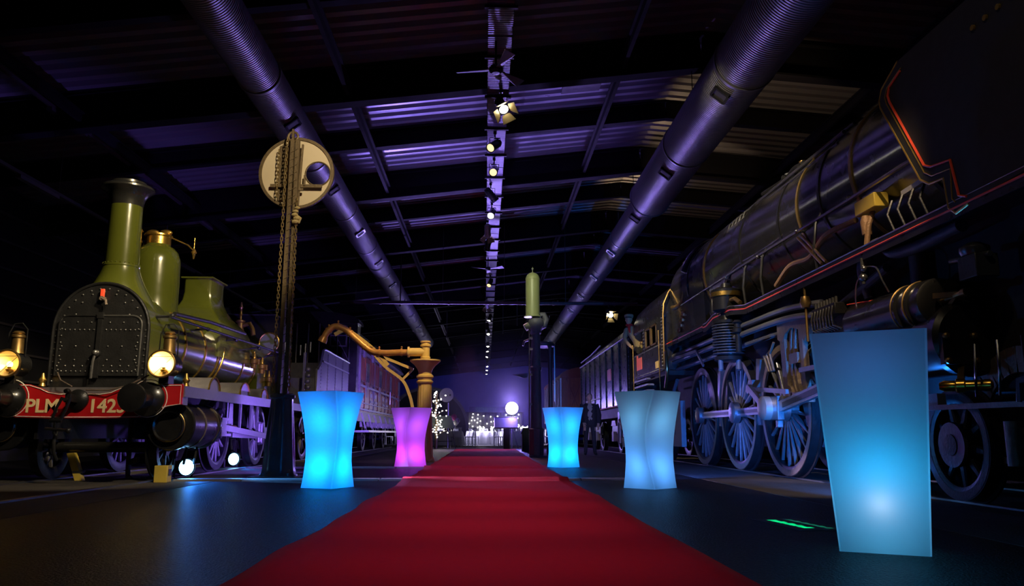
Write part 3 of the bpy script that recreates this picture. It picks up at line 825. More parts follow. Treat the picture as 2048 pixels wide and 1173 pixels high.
# smokebox front: arched plate, doors, rivets
sbx = [(XL - .62, 1.22), (XL + .62, 1.22), (XL + .62, 1.98)] + [(XL + .62 * math.cos(a), 1.98 + .63 * math.sin(a)) for a in [PI * k / 20 for k in range(1, 20)]] + [(XL - .62, 1.98)]
B().prism(sbx, 'y', 10.50, 10.56).build('smokebox_front', M['blacksteel'], g)
B().prism([(XL - .62, 1.22), (XL + .62, 1.22), (XL + .62, 1.98)] + [(XL + .62 * math.cos(a), 1.98 + .62 * math.sin(a)) for a in [PI * k / 20 for k in range(1, 20)]] + [(XL - .62, 1.98)], 'y', 10.56, 11.25).build('smokebox', M['green'], g)
B().tube([(XL + .625, 10.50, 1.24), (XL + .625, 10.50, 1.98)] + [(XL + .625 * math.cos(a), 10.50, 1.98 + .635 * math.sin(a)) for a in [PI * k / 24 for k in range(1, 24)]] + [(XL - .625, 10.50, 1.98), (XL - .625, 10.50, 1.24)], .022, 8).build('smokebox_rim', M['blacksteel'], g)
for sx in (-1, 1):
    e = XL + sx * .54
    i_ = XL + sx * .015
    dr = [(i_, 1.37), (e, 1.37), (e, 2.05)] + [(e - sx * .12 + sx * .12 * math.cos(a), 2.05 + .12 * math.sin(a)) for a in (.4, .8, 1.2, PI / 2)] + [(i_, 2.17)]
    do = B().prism(dr, 'y', 10.47, 10.50).build('smokebox_door', M['blacksteel'], g)
    B().tube([(x, 10.468, z) for x, z in dr[1:]], .012, 6).build('door_edge', M['steel'] if sx > 0 else M['blacksteel'], do)
    rv = []
    for z in (1.43, 1.50, 1.98):
        n = 8 if z != 1.50 else 5
        rv += [(XL + sx * (.08 + .44 * k / (n - 1)), 10.466, z) for k in range(n)]
    for z in (1.58, 1.76, 2.08):
        rv += [(XL + sx * (.12 + .18 * k), 10.466, z) for k in range(3)]
    rv += [(XL + sx * .50, 10.466, 1.45 + .09 * k) for k in range(7)]
    tag(B().rivets(rv, .011).build('rivets', M['steel'], do), kind='stuff')
rv = [(XL + .53 * math.cos(a), 10.496, 1.99 + .55 * math.sin(a)) for a in [PI * (k + .5) / 14 for k in range(14)]]
rv += [(XL + .36 * math.cos(a), 10.496, 2.1 + .40 * math.sin(a)) for a in [PI * (k + .5) / 7 for k in range(7)]]
rv += [(XL + sx * .585, 10.496, 1.30 + .085 * k) for sx in (-1, 1) for k in range(9)]
tag(B().rivets(rv, .013).build('rivets', M['steel'], g), kind='stuff')
s = B().bar((XL, 10.455, 1.34), (XL, 10.455, 2.20), .055, .035, up=(0, 1, 0))
s.box(XL - .04, XL + .04, 10.43, 10.48, 2.13, 2.21).lathe([(.05, 0), (.05, -.05), (.03, -.07)], (XL, 10.45, 1.66), 'y', 16)
s.build('door_bar', M['blacksteel'], g)
B().tube([(XL, 10.40, 1.66), (XL - .02, 10.39, 1.55), (XL - .03, 10.40, 1.33)], .018, 8).ball((XL, 10.39, 1.67), .035).build('door_handle', M['steel'], g)
rl = B().box(XL - .03, XL + .02, 10.44, 10.47, 2.42, 2.53).build('red_lever', M['redline'], g, bevel=.005)
B().cyl((XL, 10.5, 2.40), (XL, 10.42, 2.40), .03, 12).tube([(XL, 10.43, 2.40), (XL + .06, 10.42, 2.37), (XL + .07, 10.42, 2.31)], .018, 8).build('lever_pivot', M['oldsteel'], g)
# chimney
s = B()
lo = []
for z, r, fl in ((2.93, .235, 0), (2.88, .245, 0), (2.80, .27, .0), (2.70, .32, .1), (2.60, .40, .35), (2.50, .50, .75), (2.40, .57, 1)):
    lo.append([(XL + r * math.cos(a) * (1 + .04 * fl), 10.90 + r * math.sin(a) * (.36 / max(r, .36)), z - fl * .22 * abs(math.cos(a)) ** 2) for a in [2 * PI * k / 40 for k in range(40)]])
s.loft(lo[::-1])
s.build('chimney_base', M['green'], g, sharp=60)
B().lathe([(.225, 2.9), (.222, 3.1), (.216, 3.6), (.212, 3.88)], (XL, 10.90, 0), 'z', 40).build('chimney', M['green'], g, sharp=60)
B().lathe([(.238, 2.90), (.245, 2.92), (.238, 2.945), (.225, 2.95)], (XL, 10.90, 0), 'z', 40).build('chimney_ring', M['green'], g)
tag(B().rivets([(XL + .237 * math.cos(a), 10.90 + .237 * math.sin(a), 2.955) for a in [2 * PI * k / 26 for k in range(26)]], .010, 'z+').build('rivets', M['green'], g), kind='stuff')
B().lathe([(.213, 3.80), (.222, 3.86), (.24, 3.93), (.275, 3.985), (.325, 4.02), (.352, 4.045), (.352, 4.07), (.335, 4.09), (.26, 4.115), (.235, 4.12), (.235, 4.155), (.19, 4.16), (.19, 4.0)], (XL, 10.90, 0), 'z', 44).build('chimney_cap', M['black'], g, sharp=40)
# boiler and bands
B().cyl((XL, 11.25, 1.93), (XL, 15.6, 1.93), .60, 48).build('boiler', M['green'], g)
for y in (11.28, 11.9, 12.75, 13.35, 14.75, 15.5):
    B().lathe([(.598, -.022), (.613, -.022), (.613, .022), (.598, .022)], (XL, y, 1.93), 'y', 48).build('boiler_band', M['brass'], g)
s = B()
for y0, y1 in ((13.42, 13.52),):
    s.tube([(XL + .63 * math.cos(a), 13.5 + .05 * math.sin(a * 3), 1.93 + .63 * math.sin(a)) for a in [-.7 + 1.5 * k / 10 for k in range(11)]], .022, 8)
s.build('brass_feed_pipe', M['brass'], g)
# dome
dz = [(.46, 2.2), (.40, 2.35), (.352, 2.52), (.345, 2.7), (.345, 3.22), (.335, 3.30), (.30, 3.40), (.24, 3.47), (.185, 3.50), (.178, 3.52), (.178, 3.64), (.20, 3.655), (.20, 3.68), (.17, 3.69), (0, 3.70)]
B().lathe(dz[:-5], (XL, 12.05, 0), 'z', 40).build('steam_dome', M['green'], g, sharp=50)
B().lathe([(.178, 3.52), (.178, 3.64), (.20, 3.655), (.20, 3.68), (.17, 3.69), (0, 3.70)], (XL, 12.05, 0), 'z', 32).build('dome_collar', M['brass'], g)
for sx in (-1, 1):
    B().lathe([(.03, 3.44), (.03, 3.50), (.05, 3.52), (.03, 3.55), (.028, 3.66), (.05, 3.68), (.03, 3.72), (0, 3.73)], (XL - .20, 11.95 + sx * .12, 0), 'z', 14).build('safety_valve', M['brass'], g)
    B().ball((XL + sx * .10, 12.05, 3.72), .075, (1.4, .6, .7)).build('valve_spring', M['brass'], g)
B().tube([(XL + .15, 12.05, 3.66), (XL + .40, 12.2, 3.56), (XL + .50, 12.3, 3.45)], .012, 6).lathe([(.012, 3.36), (.03, 3.44), (.045, 3.46), (.03, 3.50), (.008, 3.53), (.008, 3.70)], (XL + .46, 12.3, 0), 'z', 12).build('valve_lever', M['brass'], g)
# square casing over the firebox
lo = []
for z, hx, hy in ((3.34, .26, .38), (3.31, .24, .36), (3.10, .24, .36), (2.95, .26, .38), (2.82, .31, .45), (2.70, .39, .55), (2.60, .49, .66), (2.50, .58, .78), (2.38, .63, .86), (1.9, .64, .9)):
    r = .06; lp = []
    for cxs, cys, a in ((1, 1, 0), (-1, 1, PI / 2), (-1, -1, PI), (1, -1, 3 * PI / 2)):
        for k in range(4):
            t_ = a + PI / 2 * k / 3
            lp.append((XL + cxs * (hx - r) + r * math.cos(t_), 14.15 + cys * (hy - r) + r * math.sin(t_), z))
    lo.append(lp)
B().loft(lo).build('firebox_casing', M['green'], g, sharp=25)
B().box(XL - .28, XL + .28, 13.75, 14.55, 3.34, 3.365).build('casing_lid', M['green'], g)
# firebox, weatherboard, backhead fittings
B().prism([(XL - .62, .75), (XL + .62, .75), (XL + .62, 1.95)] + [(XL + .62 * math.cos(a), 1.95 + .62 * math.sin(a)) for a in [PI * k / 16 for k in range(1, 16)]] + [(XL - .62, 1.95)], 'y', 15.6, 17.0).build('firebox', M['green'], g)
wbp = [(XL - 1.2, 1.2), (XL + .75, 1.2), (XL + .75, 2.95), (XL + .68, 3.08), (XL + .55, 3.18), (XL - 1.1, 3.18), (XL - 1.2, 3.08)]
wbo = B().prism(wbp, 'y', 17.05, 17.10).build('weatherboard', M['black'], g)
B().tube([(x, 17.05, z) for x, z in wbp[1:]], .014, 6).build('weatherboard_rim', M['steel'], wbo)
for sx, xx in ((-1, XL - .48), (1, XL + .42)):
    B().ring((xx, 17.04, 2.57), 'y', .21, .018, 28, 8).build('spectacle_rim', M['brass'], wbo)
    B().lathe([(0, 0), (.2, 0)], (xx, 17.035, 2.57), 'y', 28, caps=False).build('spectacle_glass', M['paleglass'], wbo)
B().lathe([(.10, 2.5), (.10, 2.60), (.075, 2.62), (.07, 2.85), (.095, 2.87), (.095, 2.90), (.03, 2.92), (.026, 3.0), (.045, 3.02), (.028, 3.06), (.028, 3.14), (.045, 3.17), (.03, 3.21), (.02, 3.28), (0, 3.29)], (XL + .1, 16.0, 0), 'z', 18).build('whistle', M['oldbrass'], g)
B().tube([(XL + .16, 16.0, 2.80), (XL + .30, 16.0, 2.84), (XL + .36, 16.0, 2.72), (XL + .38, 16.0, 2.60)], .045, 10).build('whistle_pipe', M['oldbrass'], g)
for k, (yy, zz) in enumerate(((15.2, 1.98), (15.75, 1.92), (16.3, 1.7))):
    v = B().lathe([(.05, -.12), (.05, -.04), (.07, -.02), (.07, .05), (.04, .07), (.02, .20)], (XL + .66, yy, zz), 'z', 14)
    v.cyl((XL + .55, yy, zz), (XL + .74, yy, zz), .03, 10).cyl((XL + .74, yy, zz - .05), (XL + .74, yy, zz + .05), .035, 10)
    v.build('injector_valve', M['brass'], g)
# footplate, splashers, handrail
fp = B().box(XL + .62, XL + 1.28, 10.30, 17.3, 1.18, 1.215).box(XL - 1.28, XL - .62, 10.30, 17.3, 1.18, 1.215).build('footplate', M['blacksteel'], g)
for sx in (-1, 1):
    B().box(XL + sx * 1.28 - .015, XL + sx * 1.28 + .015, 10.14, 17.3, 1.08, 1.22).build('footplate_edge', M['tin'], g)
for y, r in ((11.55, .21), (13.0, .23), (14.15, .19)):
    sp = B().prism([(y + r * 1.15 * math.cos(a), 1.215 + r * math.sin(a)) for a in [PI * k / 16 for k in range(17)]], 'x', XL + .80, XL + 1.18).build('splasher', M['tin'], g)
    B().tube([(XL + 1.185, y + r * 1.12 * math.cos(a), 1.215 + r * .97 * math.sin(a)) for a in [PI * k / 16 for k in range(17)]], .014, 6).build('splasher_rim', M['brass'], sp)
hr = B().tube([(XL + .80, 10.75, 2.20), (XL + .80, 12.0, 2.22), (XL + .80, 14.5, 2.26), (XL + .78, 17.0, 2.30)], .022, 8).build('handrail', M['blacksteel'], g)
for y in (10.8, 12.2, 13.6, 15.0, 16.4):
    B().cyl((XL + .5, y, 2.2), (XL + .82, y, 2.22 + .02 * (y - 11) / 3), .018, 8).ball((XL + .80, y, 2.22), .035).build('rail_stanchion', M['blacksteel'], hr)
B().tube([(XL + .75, 11.0, 2.28), (XL + .76, 12.4, 2.36), (XL + .76, 14.2, 2.40)], .03, 8).build('control_rod', M['blacksteel'], g)
# frames and cylinders
for sx in (-1, 1):
    B().box(XL + sx * .60 - .02, XL + sx * .60 + .02, 10.3, 17.3, .55, 1.18).build('frame_plate', M['blacksteel'], g)
for sx in (-1, 1):
    xc = XL + sx * 1.06
    cy = B().lathe([(.30, 10.36), (.315, 10.38), (.315, 10.44), (.29, 10.46), (.29, 11.35), (.31, 11.37), (.31, 11.44), (.24, 11.46)], (xc, 0, .72), 'y', 40).build('cylinder', M['black'], g)
    B().lathe([(.205, 10.36), (.21, 10.30), (.19, 10.27), (.17, 10.29), (.0, 10.30)], (xc, 0, .72), 'y', 36).build('cylinder_cover', M['black'], cy)
    B().ring((xc, 10.30, .72), 'y', .20, .012, 32, 6).build('cover_rim', M['oldbrass'], cy)
    for y in (10.85, 11.36):
        B().lathe([(.291, -.015), (.300, -.015), (.300, .015), (.291, .015)], (xc, y, .72), 'y', 40).build('cylinder_band', M['oldsteel'], cy)
    B().cyl((xc, 11.46, .72), (xc, 13.0, .72), .035, 12).lathe([(.09, 0), (.09, .10), (.06, .12)], (xc, 11.46, .72), 'y', 18).build('piston_rod', M['oldbrass'], g)
    for z in (.60, .84):
        B().box(xc - .04, xc + .04, 11.5, 12.7, z - .02, z + .02).build('slide_bar', M['tin'], g)
    B().box(xc - .07, xc + .07, 12.15, 12.35, .58, .86).build('crosshead', M['tin'], g)
    B().bar((xc + sx * .02, 12.25, .72), (xc + sx * .02, 15.0, .56), .045, .09).build('connecting_rod', M['tin'], g)
    B().bar((xc - sx * .05, 13.0, .60), (xc - sx * .05, 15.1, .56), .04, .08).build('coupling_rod', M['tin'], g)
    B().tube([(xc - .02, 14.45, .80), (xc - .02, 14.45, .48), (xc - .02, 14.6, .44), (xc - .02, 14.6, .82), (xc - .02, 14.45, .80)], .035, 8).build('axle_box', M['tin'], g)
    for y, h in ((12.7, 1.18), (13.4, 1.18), (14.0, 1.15), (14.4, 1.1)):
        B().bar((xc - .05, y, h), (xc - .05, y, .62), .03, .06).build('hanger_bar', M['tin'], g)
    for y in (12.95, 14.1):
        B().prism([(y - .08, 1.1), (y + .08, 1.1), (y + .13, .72), (y - .13, .72)], 'x', xc - .10, xc - .06).build('spring_bracket', M['tin'], g)
for y, r in ((10.95, .42), (12.95, .58), (15.1, .58)):
    for sx in (-1, 1):
        wheel(g, (XL + sx * .755, y, r + .02), r - .03, 12 if r < .5 else 14, .11, outer=sx, m=M['blacksteel'], spoke_m=M['tin'], sp_w=.045)
    B().cyl((XL - .755, y, r + .02), (XL + .755, y, r + .02), .07, 12).build('axle', M['blacksteel'], g)
for k in range(4):
    B().tube([(XL + .95 + .08 * k, 10.55 + .15 * k, .44), (XL + .95 + .08 * k, 10.5 + .15 * k, .30), (XL + .9 + .07 * k, 10.6 + .18 * k, .22)], .018, 6).build('drain_pipe', M['blacksteel'], g)
# lamp brackets on the beam (finials)
for x in (XL - .62, XL + 1.22):
    B().lathe([(.02, 1.24), (.045, 1.25), (.03, 1.29), (.05, 1.33), (.025, 1.37), (.015, 1.42)], (x, 10.36, -.025), 'z', 14).build('oil_cup', M['brass'], g)
B().tube([(XL + .1, 10.05, 1.16), (XL + .4, 10.0, 1.155), (XL + .62, 10.05, 1.22), (XL + .80, 10.2, 1.36)], .010, 6).tube([(XL - .05, 10.0, 1.2), (XL - .2, 10.0, 1.28), (XL - .3, 10.1, 1.38)], .010, 6).build('lashing_cable', M['oldsteel'], g)

# headlamps standing on the beam
def headlamp(x, label, warm, estr):
    t = thing('engine_headlamp', label, 'lamp', (x, 10.13, 1.24), 'headlamps on the green engine')
    y, z = 9.99, 1.485
    bd = B().lathe([(.165, -.04), (.17, -.04), (.17, .02), (.155, .04), (.15, .26), (.10, .33), (.0, .35)], (x, y, z), 'y', 32, caps=False).build('lamp_body', M['black'], t)
    B().ring((x, y - .04, z), 'y', .168, .014, 36, 8).build('lens_ring', M['oldbrass'], bd)
    B().lathe([(.155, -.03), (.12, .03), (.06, .075), (0, .09)], (x, y, z), 'y', 28, caps=False).build('reflector', M['reflector'], bd)
    B().ball((x + .01, y + .02, z - .01), .035, (1, 1, 1.2)).build('flame', glow('flame_glow', warm, estr), bd)
    B().lathe([(.03, -.10), (.045, -.07), (.02, -.06), (.03, -.02)], (x + .01, y + .02, z), 'z', 12).build('burner', M['brass'], bd)
    B().lathe([(0, -.045), (.155, -.040)], (x, y, z), 'y', 28, caps=False).build('lamp_glass', M['thinglass'], bd)
    B().bar((x - .13, y - .046, z + .09), (x + .13, y - .046, z + .09), .006, .006).bar((x - .08, y - .046, z - .13), (x + .13, y - .046, z + .08), .005, .005).build('lens_wire', M['blacksteel'], bd)
    ch = B().lathe([(.085, .14), (.075, .18), (.07, .33), (.085, .345), (.085, .37), (.06, .385), (.075, .40), (.05, .425), (0, .43)], (x + .015, y + .13, z), 'z', 24).build('lamp_chimney', M['oldbrass'], t)
    B().tube([(x - .11, y + .13, z + .10), (x - .105, y + .13, z + .40), (x - .05, y + .13, z + .52), (x + .05, y + .13, z + .53), (x + .12, y + .13, z + .45), (x + .125, y + .13, z + .10)], .008, 6).build('carrying_handle', M['blacksteel'], t)
    B().box(x - .06, x + .06, y + .06, y + .24, 1.24, z - .14).build('lamp_foot', M['blacksteel'], t)
    light('POINT', 'lamp_flame', (x, y - .015, z + .0), 1.0 * estr / 20, warm, None, .02, parent=t)
headlamp(XL + 1.05, 'lit brass oil headlamp on the buffer beam beside the number 1423', (1.0, .68, .25), 26)
headlamp(XL - .86, 'dimmer brass oil headlamp at the left picture edge above letters PLM', (1.0, .55, .12), 12)

# ------------------------------------------------------------------ round signal on an iron post
def chain(s, p, q, r=.016, pitch=.055):
    p = Vector(p); q = Vector(q); n = int((q - p).length / pitch); d = (q - p) / n
    for i in range(n):
        a = p + d * i; b = a + d * 1.25
        off = Vector((r, 0, 0)) if i % 2 else Vector((0, r, 0))
        s.tube([a + off * .3, a + off, b + off, b, b - off, a - off, a], .0065, 4, caps=False)
    return s
SX, SY = -2.99, 11.70
g = thing('round_signal_post', 'tall riveted iron post carrying a round cream signal disc with one dark hole', 'signal', (SX, SY, 0))
# pedestal
lo = []
for z, r, fl in ((0, .27, .03), (.03, .27, .03), (.05, .25, .03), (.12, .235, .06), (.30, .225, .12), (.70, .195, .12), (1.05, .165, .08), (1.12, .16, .02), (1.14, .185, 0), (1.18, .185, 0), (1.20, .15, 0)):
    lo.append([(SX + r * (1 - fl * (.5 + .5 * math.cos(8 * a))) * math.cos(a), SY + r * (1 - fl * (.5 + .5 * math.cos(8 * a))) * math.sin(a), z) for a in [2 * PI * k / 64 for k in range(64)]])
B().loft(lo).build('pedestal', M['iron'], g, sharp=50)
B().box(SX - .36, SX + .30, SY - .28, SY + .26, 0, .02).build('foot_plate', M['iron'], g)
for k in range(4):
    a = PI / 4 + k * PI / 2
    B().cyl((SX + .25 * math.cos(a), SY + .25 * math.sin(a), .02), (SX + .25 * math.cos(a), SY + .25 * math.sin(a), .06), .025, 8).build('bolt', M['iron'], g)
# post: two channels with a gap and lacing
for sx in (-1, 1):
    B().loft([[(SX + sx * .052 * (1 - .25 * u) + dx * .028, SY + dy * .05 * (1 - .2 * u), 1.2 + 3.95 * u) for dx, dy in ((-1, -1), (1, -1), (1, 1), (-1, 1))] for u in (0, 1)]).build('post_channel', M['brownpost'], g)
for k in range(30):
    z = 1.3 + k * .125
    B().bar((SX - .05, SY - .045, z), (SX + .05, SY - .045, z + .06), .006, .018, up=(0, 1, 0)).build('lacing_bar', M['brownpost'], g)
# disc
Rd, rh = .585, .195
hx = SX + .335
def disc_loop(cx, cz, r, y, n=56): return [(cx + r * math.cos(2 * PI * k / n), y, cz + r * math.sin(2 * PI * k / n)) for k in range(n)]
n = 56
s = B()
o0, i0, o1, i1 = disc_loop(SX, 4.66, Rd - .03, 11.86), disc_loop(hx, 4.65, rh, 11.86), disc_loop(SX, 4.66, Rd - .03, 11.88), disc_loop(hx, 4.65, rh, 11.88)
s.add(o0 + i0 + o1 + i1, [(k, (k + 1) % n, n + (k + 1) % n, n + k) for k in range(n)] + [(2 * n + k, 3 * n + k, 3 * n + (k + 1) % n, 2 * n + (k + 1) % n) for k in range(n)] + [(n + k, n + (k + 1) % n, 3 * n + (k + 1) % n, 3 * n + k) for k in range(n)])
dk = s.build('signal_disc', M['disc'], g)
B().lathe([(Rd - .045, -.02), (Rd, -.02), (Rd + .005, .02), (Rd - .045, .02), (Rd - .045, -.02)], (SX, 11.86, 4.66), 'y', 64).build('disc_rim', M['brownpost'], dk)
B().ring((hx, 11.858, 4.65), 'y', rh, .012, 36, 6).build('hole_rim', M['brownpost'], dk)
B().bar((SX - .38, 11.80, 4.43), (SX + .42, 11.80, 4.43), .03, .05).build('cross_arm', M['brownpost'], g)
B().bar((SX + .15, 11.78, 4.43), (SX + .15, 11.78, 4.60), .03, .02, up=(0, 1, 0)).bar((SX + .02, 11.76, 4.36), (SX + .14, 11.76, 4.36), .03, .04).build('arm_bracket', M['brownpost'], g)
B().bar((SX + .10, 11.77, 5.10), (SX + .06, 11.77, 3.9), .03, .025, up=(0, 1, 0)).bar((SX - .22, 11.84, 5.1), (SX - .22, 11.84, 4.2), .10, .015, up=(0, 1, 0)).build('guide_bar', M['brownpost'], g)
B().ring((SX - .04, SY, 5.20), 'y', .075, .020, 24, 8).cyl((SX - .04, SY - .03, 5.2), (SX - .04, SY + .03, 5.2), .02, 10).bar((SX - .04, SY, 5.1), (SX - .04, SY, 5.32), .03, .05, up=(0, 1, 0)).build('pulley', M['brownpost'], g)
tag(chain(B(), (SX - .12, SY - .03, 5.18), (SX - .135, SY - .05, 1.25)).build('chain', M['brass2'], g), kind='stuff')
tag(chain(B(), (SX + .085, SY - .07, 4.2), (SX + .105, SY - .07, 1.25)).build('chain', M['brass2'], g), kind='stuff')
tag(chain(B(), (SX - .27, SY + .08, 5.02), (SX - .27, SY + .08, 4.25)).build('chain', M['brass2'], g), kind='stuff')
s = B()
for k in range(5):
    s.ball((SX + .08 + .02 * math.sin(k * 2), SY - .08, 3.80 + .055 * k), .055 - .004 * k, (1.1, .8, .7), 10, 6)
s.tube([(SX + .10, SY - .08, 3.9), (SX + .16, SY - .08, 3.86), (SX + .13, SY - .08, 3.78)], .018, 6)
s.build('rope_bundle', M['rope'], g)

# ------------------------------------------------------------------ ochre water crane
CX, CYY = -1.36, 17.7
g = thing('water_crane', 'ochre yellow water crane with fluted column and long swan neck arm', 'water crane', (CX, CYY, 0))
lo = []
for z, r in ((.06, .235), (.10, .235), (.14, .19), (.30, .185), (.55, .17), (1.75, .155)):
    lo.append([(CX + r * (1 - (.05 if z > .2 else 0) * (.5 + .5 * math.cos(14 * a))) * math.cos(a), CYY + r * (1 - (.05 if z > .2 else 0) * (.5 + .5 * math.cos(14 * a))) * math.sin(a), z) for a in [2 * PI * k / 84 for k in range(84)]])
B().loft(lo).build('fluted_column', M['yellow'], g, sharp=50)
B().lathe([(.255, 0), (.255, .03), (.24, .06), (.24, .065)], (CX, CYY, 0), 'z', 32).build('base', M['yellow'], g)
B().lathe([(.155, 1.72), (.185, 1.75), (.19, 1.78), (.16, 1.80), (.165, 1.84), (.195, 1.87), (.19, 1.91), (.15, 1.94), (.15, 1.99), (.18, 2.06), (.24, 2.14), (.31, 2.20), (.345, 2.23), (.345, 2.26), (.30, 2.265), (.0, 2.265)], (CX, CYY, 0), 'z', 36).build('bowl_capital', M['yellow'], g)
B().lathe([(.11, 2.26), (.115, 2.33), (.095, 2.34), (.095, 2.56), (.12, 2.57), (.12, 2.61), (.10, 2.62), (.10, 2.65), (.12, 2.66), (.12, 2.69), (.0, 2.70)], (CX, CYY, 0), 'z', 28).build('swivel_head', M['yellow'], g)
def smooth(pts, n=6):
    out = []
    P = [Vector(p) for p in pts]
    P = [P[0] * 2 - P[1]] + P + [P[-1] * 2 - P[-2]]
    for i in range(1, len(P) - 2):
        for k in range(n):
            t = k / n
            out.append(.5 * ((2 * P[i]) + (-P[i - 1] + P[i + 1]) * t + (2 * P[i - 1] - 5 * P[i] + 4 * P[i + 1] - P[i + 2]) * t * t + (-P[i - 1] + 3 * P[i] - 3 * P[i + 1] + P[i + 2]) * t ** 3))
    out.append(P[-2])
    return out
arm = smooth([(CX - .05, CYY, 2.44), (-1.9, CYY, 2.43), (-2.35, CYY, 2.42), (-2.62, CYY, 2.48), (-2.95, CYY, 2.75), (-3.19, CYY, 2.95), (-3.42, CYY, 3.02), (-3.58, CYY, 2.90), (-3.67, CYY, 2.74)])
ao = B().tube(arm, .072, 16).build('swan_neck_pipe', M['copperpipe'], g, sharp=50)
B().tube([(-3.645, CYY, 2.78), (-3.675, CYY, 2.72), (-3.70, CYY, 2.66)], [.08, .10, .105], 18).build('spout', M['copperpipe'], ao)
B().cyl((CX - .02, CYY, 2.44), (CX - .38, CYY, 2.44), .095, 20).lathe([(.125, -.02), (.125, .02)], (CX - .38, CYY, 2.44), 'x', 20).build('arm_socket', M['yellow'], g)
for i in range(6, len(arm) - 6, 7):
    p, q = Vector(arm[i]), Vector(arm[i + 1]); d = (q - p).normalized()
    B().cyl(p - d * .018, p + d * .018, .088, 18).cyl(p, p + Vector((0, 0, .12)), .014, 8).ball(p + Vector((0, 0, .12)), .024).build('pipe_clamp', M['copperpipe'], ao)
def strap(pts, w, h, name):
    s = B(); P = smooth(pts, 5)
    for a, b in zip(P, P[1:]): s.bar(a, b + (b - a) * .08, h, w, up=(0, 0, 1))
    return s.build(name, M['yellow'], g)
strap([(-3.42, CYY, 2.83), (-3.18, CYY, 2.93), (-2.86, CYY, 2.76), (-2.40, CYY, 2.38), (-2.20, CYY, 2.14)], .085, .05, 'upper_strap')
strap([(-2.62, CYY, 2.55), (-2.40, CYY, 2.36), (-2.05, CYY, 2.22), (-1.63, CYY, 2.05)], .06, .05, 'brace_strap')
strap([(-2.62, CYY, 2.50), (-2.25, CYY, 2.10), (-1.86, CYY, 1.80), (-1.69, CYY, 1.45), (-1.60, CYY, 1.10), (-1.52, CYY, .90)], .065, .05, 'lower_strap')
B().bar((-1.63, CYY, 2.06), (-1.86, CYY, 1.82), .05, .05, up=(0, 1, 0)).build('strap_tie', M['yellow'], g)
B().tube([(CX + .16, CYY - .12, 1.1), (CX + .19, CYY - .2, .4), (CX + .21, CYY - .24, .08), (CX + .12, CYY - .3, .025)], .022, 8).build('hose', M['yellow'], g)

# ------------------------------------------------------------------ grey column with pale green tank on the right
RX, RY = 1.36, 21.3
g = thing('tank_column', 'grey iron column topped by a pale green round ended tank', 'column', (RX, RY, 0))
lo = []
for z, h in ((.05, .205), (.66, .205), (.70, .215), (.74, .215), (.76, .17)):
    lo.append([(RX + .02 + h * math.cos(a) * (1.0 if k % 2 else 1.0), RY + h * math.sin(a), z) for k, a in enumerate([2 * PI * q / 8 + PI / 8 for q in range(8)])])
B().loft(lo).build('plinth', M['greypost'], g, sharp=20)
B().box(RX - .17, RX + .30, RY - .26, RY + .26, 0, .05).build('plinth_foot', M['greypost'], g)
B().loft([[(RX + .02 + r * math.cos(a), RY + r * math.sin(a), z) for a in [2 * PI * q / 24 for q in range(24)]] for z, r in ((.76, .165), (.8, .15), (2.30, .135), (2.34, .16), (2.40, .16), (2.44, .13), (3.30, .12), (3.34, .15), (3.40, .15))]).build('shaft', M['greypost'], g)
B().lathe([(.14, 3.40), (.21, 3.52), (.23, 3.62), (.20, 3.72), (.12, 3.78)], (RX + .03, RY, 0), 'z', 24).build('valve_body', M['greypost'], g)
B().tube([(RX + .12, RY, 3.50), (RX + .26, RY, 3.56), (RX + .31, RY, 3.72), (RX + .24, RY, 3.86), (RX + .14, RY, 3.84)], .085, 14).build('elbow_pipe', M['greypost'], g)
B().cyl((RX - .16, RY - .05, 3.55), (RX - .28, RY - .05, 3.48), .10, 14).build('side_valve', M['lampgreen'], g)
B().lathe([(.0, 3.79), (.24, 3.79), (.24, 3.82), (.21, 3.83)], (RX - .06, RY, 0), 'z', 28).build('tank_base_ring', M['lampgreen'], g)
B().lathe([(.0, 3.82), (.195, 3.82), (.195, 4.86)] + [(.195 * math.cos(a), 4.86 + .19 * math.sin(a)) for a in [PI / 2 * k / 8 for k in range(1, 8)]] + [(0, 5.05)], (RX - .06, RY, 0), 'z', 36).build('tank', M['lampgreen'], g, sharp=40)
B().lathe([(.198, 4.84), (.203, 4.86), (.198, 4.88)], (RX - .06, RY, 0), 'z', 36, caps=False).build('tank_seam', M['lampgreen'], g)
B().lathe([(.02, 5.04), (.012, 5.10), (.012, 5.14), (.03, 5.15), (.03, 5.17), (.012, 5.18), (.0, 5.22)], (RX - .06, RY, 0), 'z', 12).build('finial', M['lampgreen'], g)
B().cyl((RX - .17, RY - .1, .76), (RX - .17, RY - .1, 3.45), .018, 8).build('control_rod', M['steel'], g)
for z in (1.4, 2.2, 2.9, 3.2):
    B().bar((RX - .17, RY - .1, z), (RX - .02, RY - .05, z), .03, .06).build('rod_guide', M['steel'], g)
B().tube([(RX - .17, RY - .1, 3.15), (RX - .30, RY - .1, 3.10), (RX - .34, RY - .1, 2.98)], .03, 8).build('lever', M['greypost'], g)
B().prism([(RX - .62, 2.20), (RX - .22, 2.24), (RX - .22, 2.12), (RX - .3, 2.10)], 'y', RY - .08, RY - .02).build('pointer_arm', M['tin'], g)

g = thing('lamp_post', 'dark slender lamp post with flat head behind the grey tank column', 'lamp post', (1.83, 22.0, 0))
B().lathe([(.12, 0), (.12, .3), (.07, .36), (.055, 2.9), (.055, 3.05)], (1.83, 22.0, 0), 'z', 16).build('post', M['iron'], g)
B().lathe([(.05, 3.0), (.30, 3.05), (.32, 3.12), (.30, 3.16), (.05, 3.2)], (1.66, 22.0, 0), 'z', 24).build('lamp_head', M['iron'], g)
B().bar((1.95, 22.0, 3.05), (1.95, 22.0, 1.5), .03, .03, up=(0, 1, 0)).build('conduit', M['steel'], g)

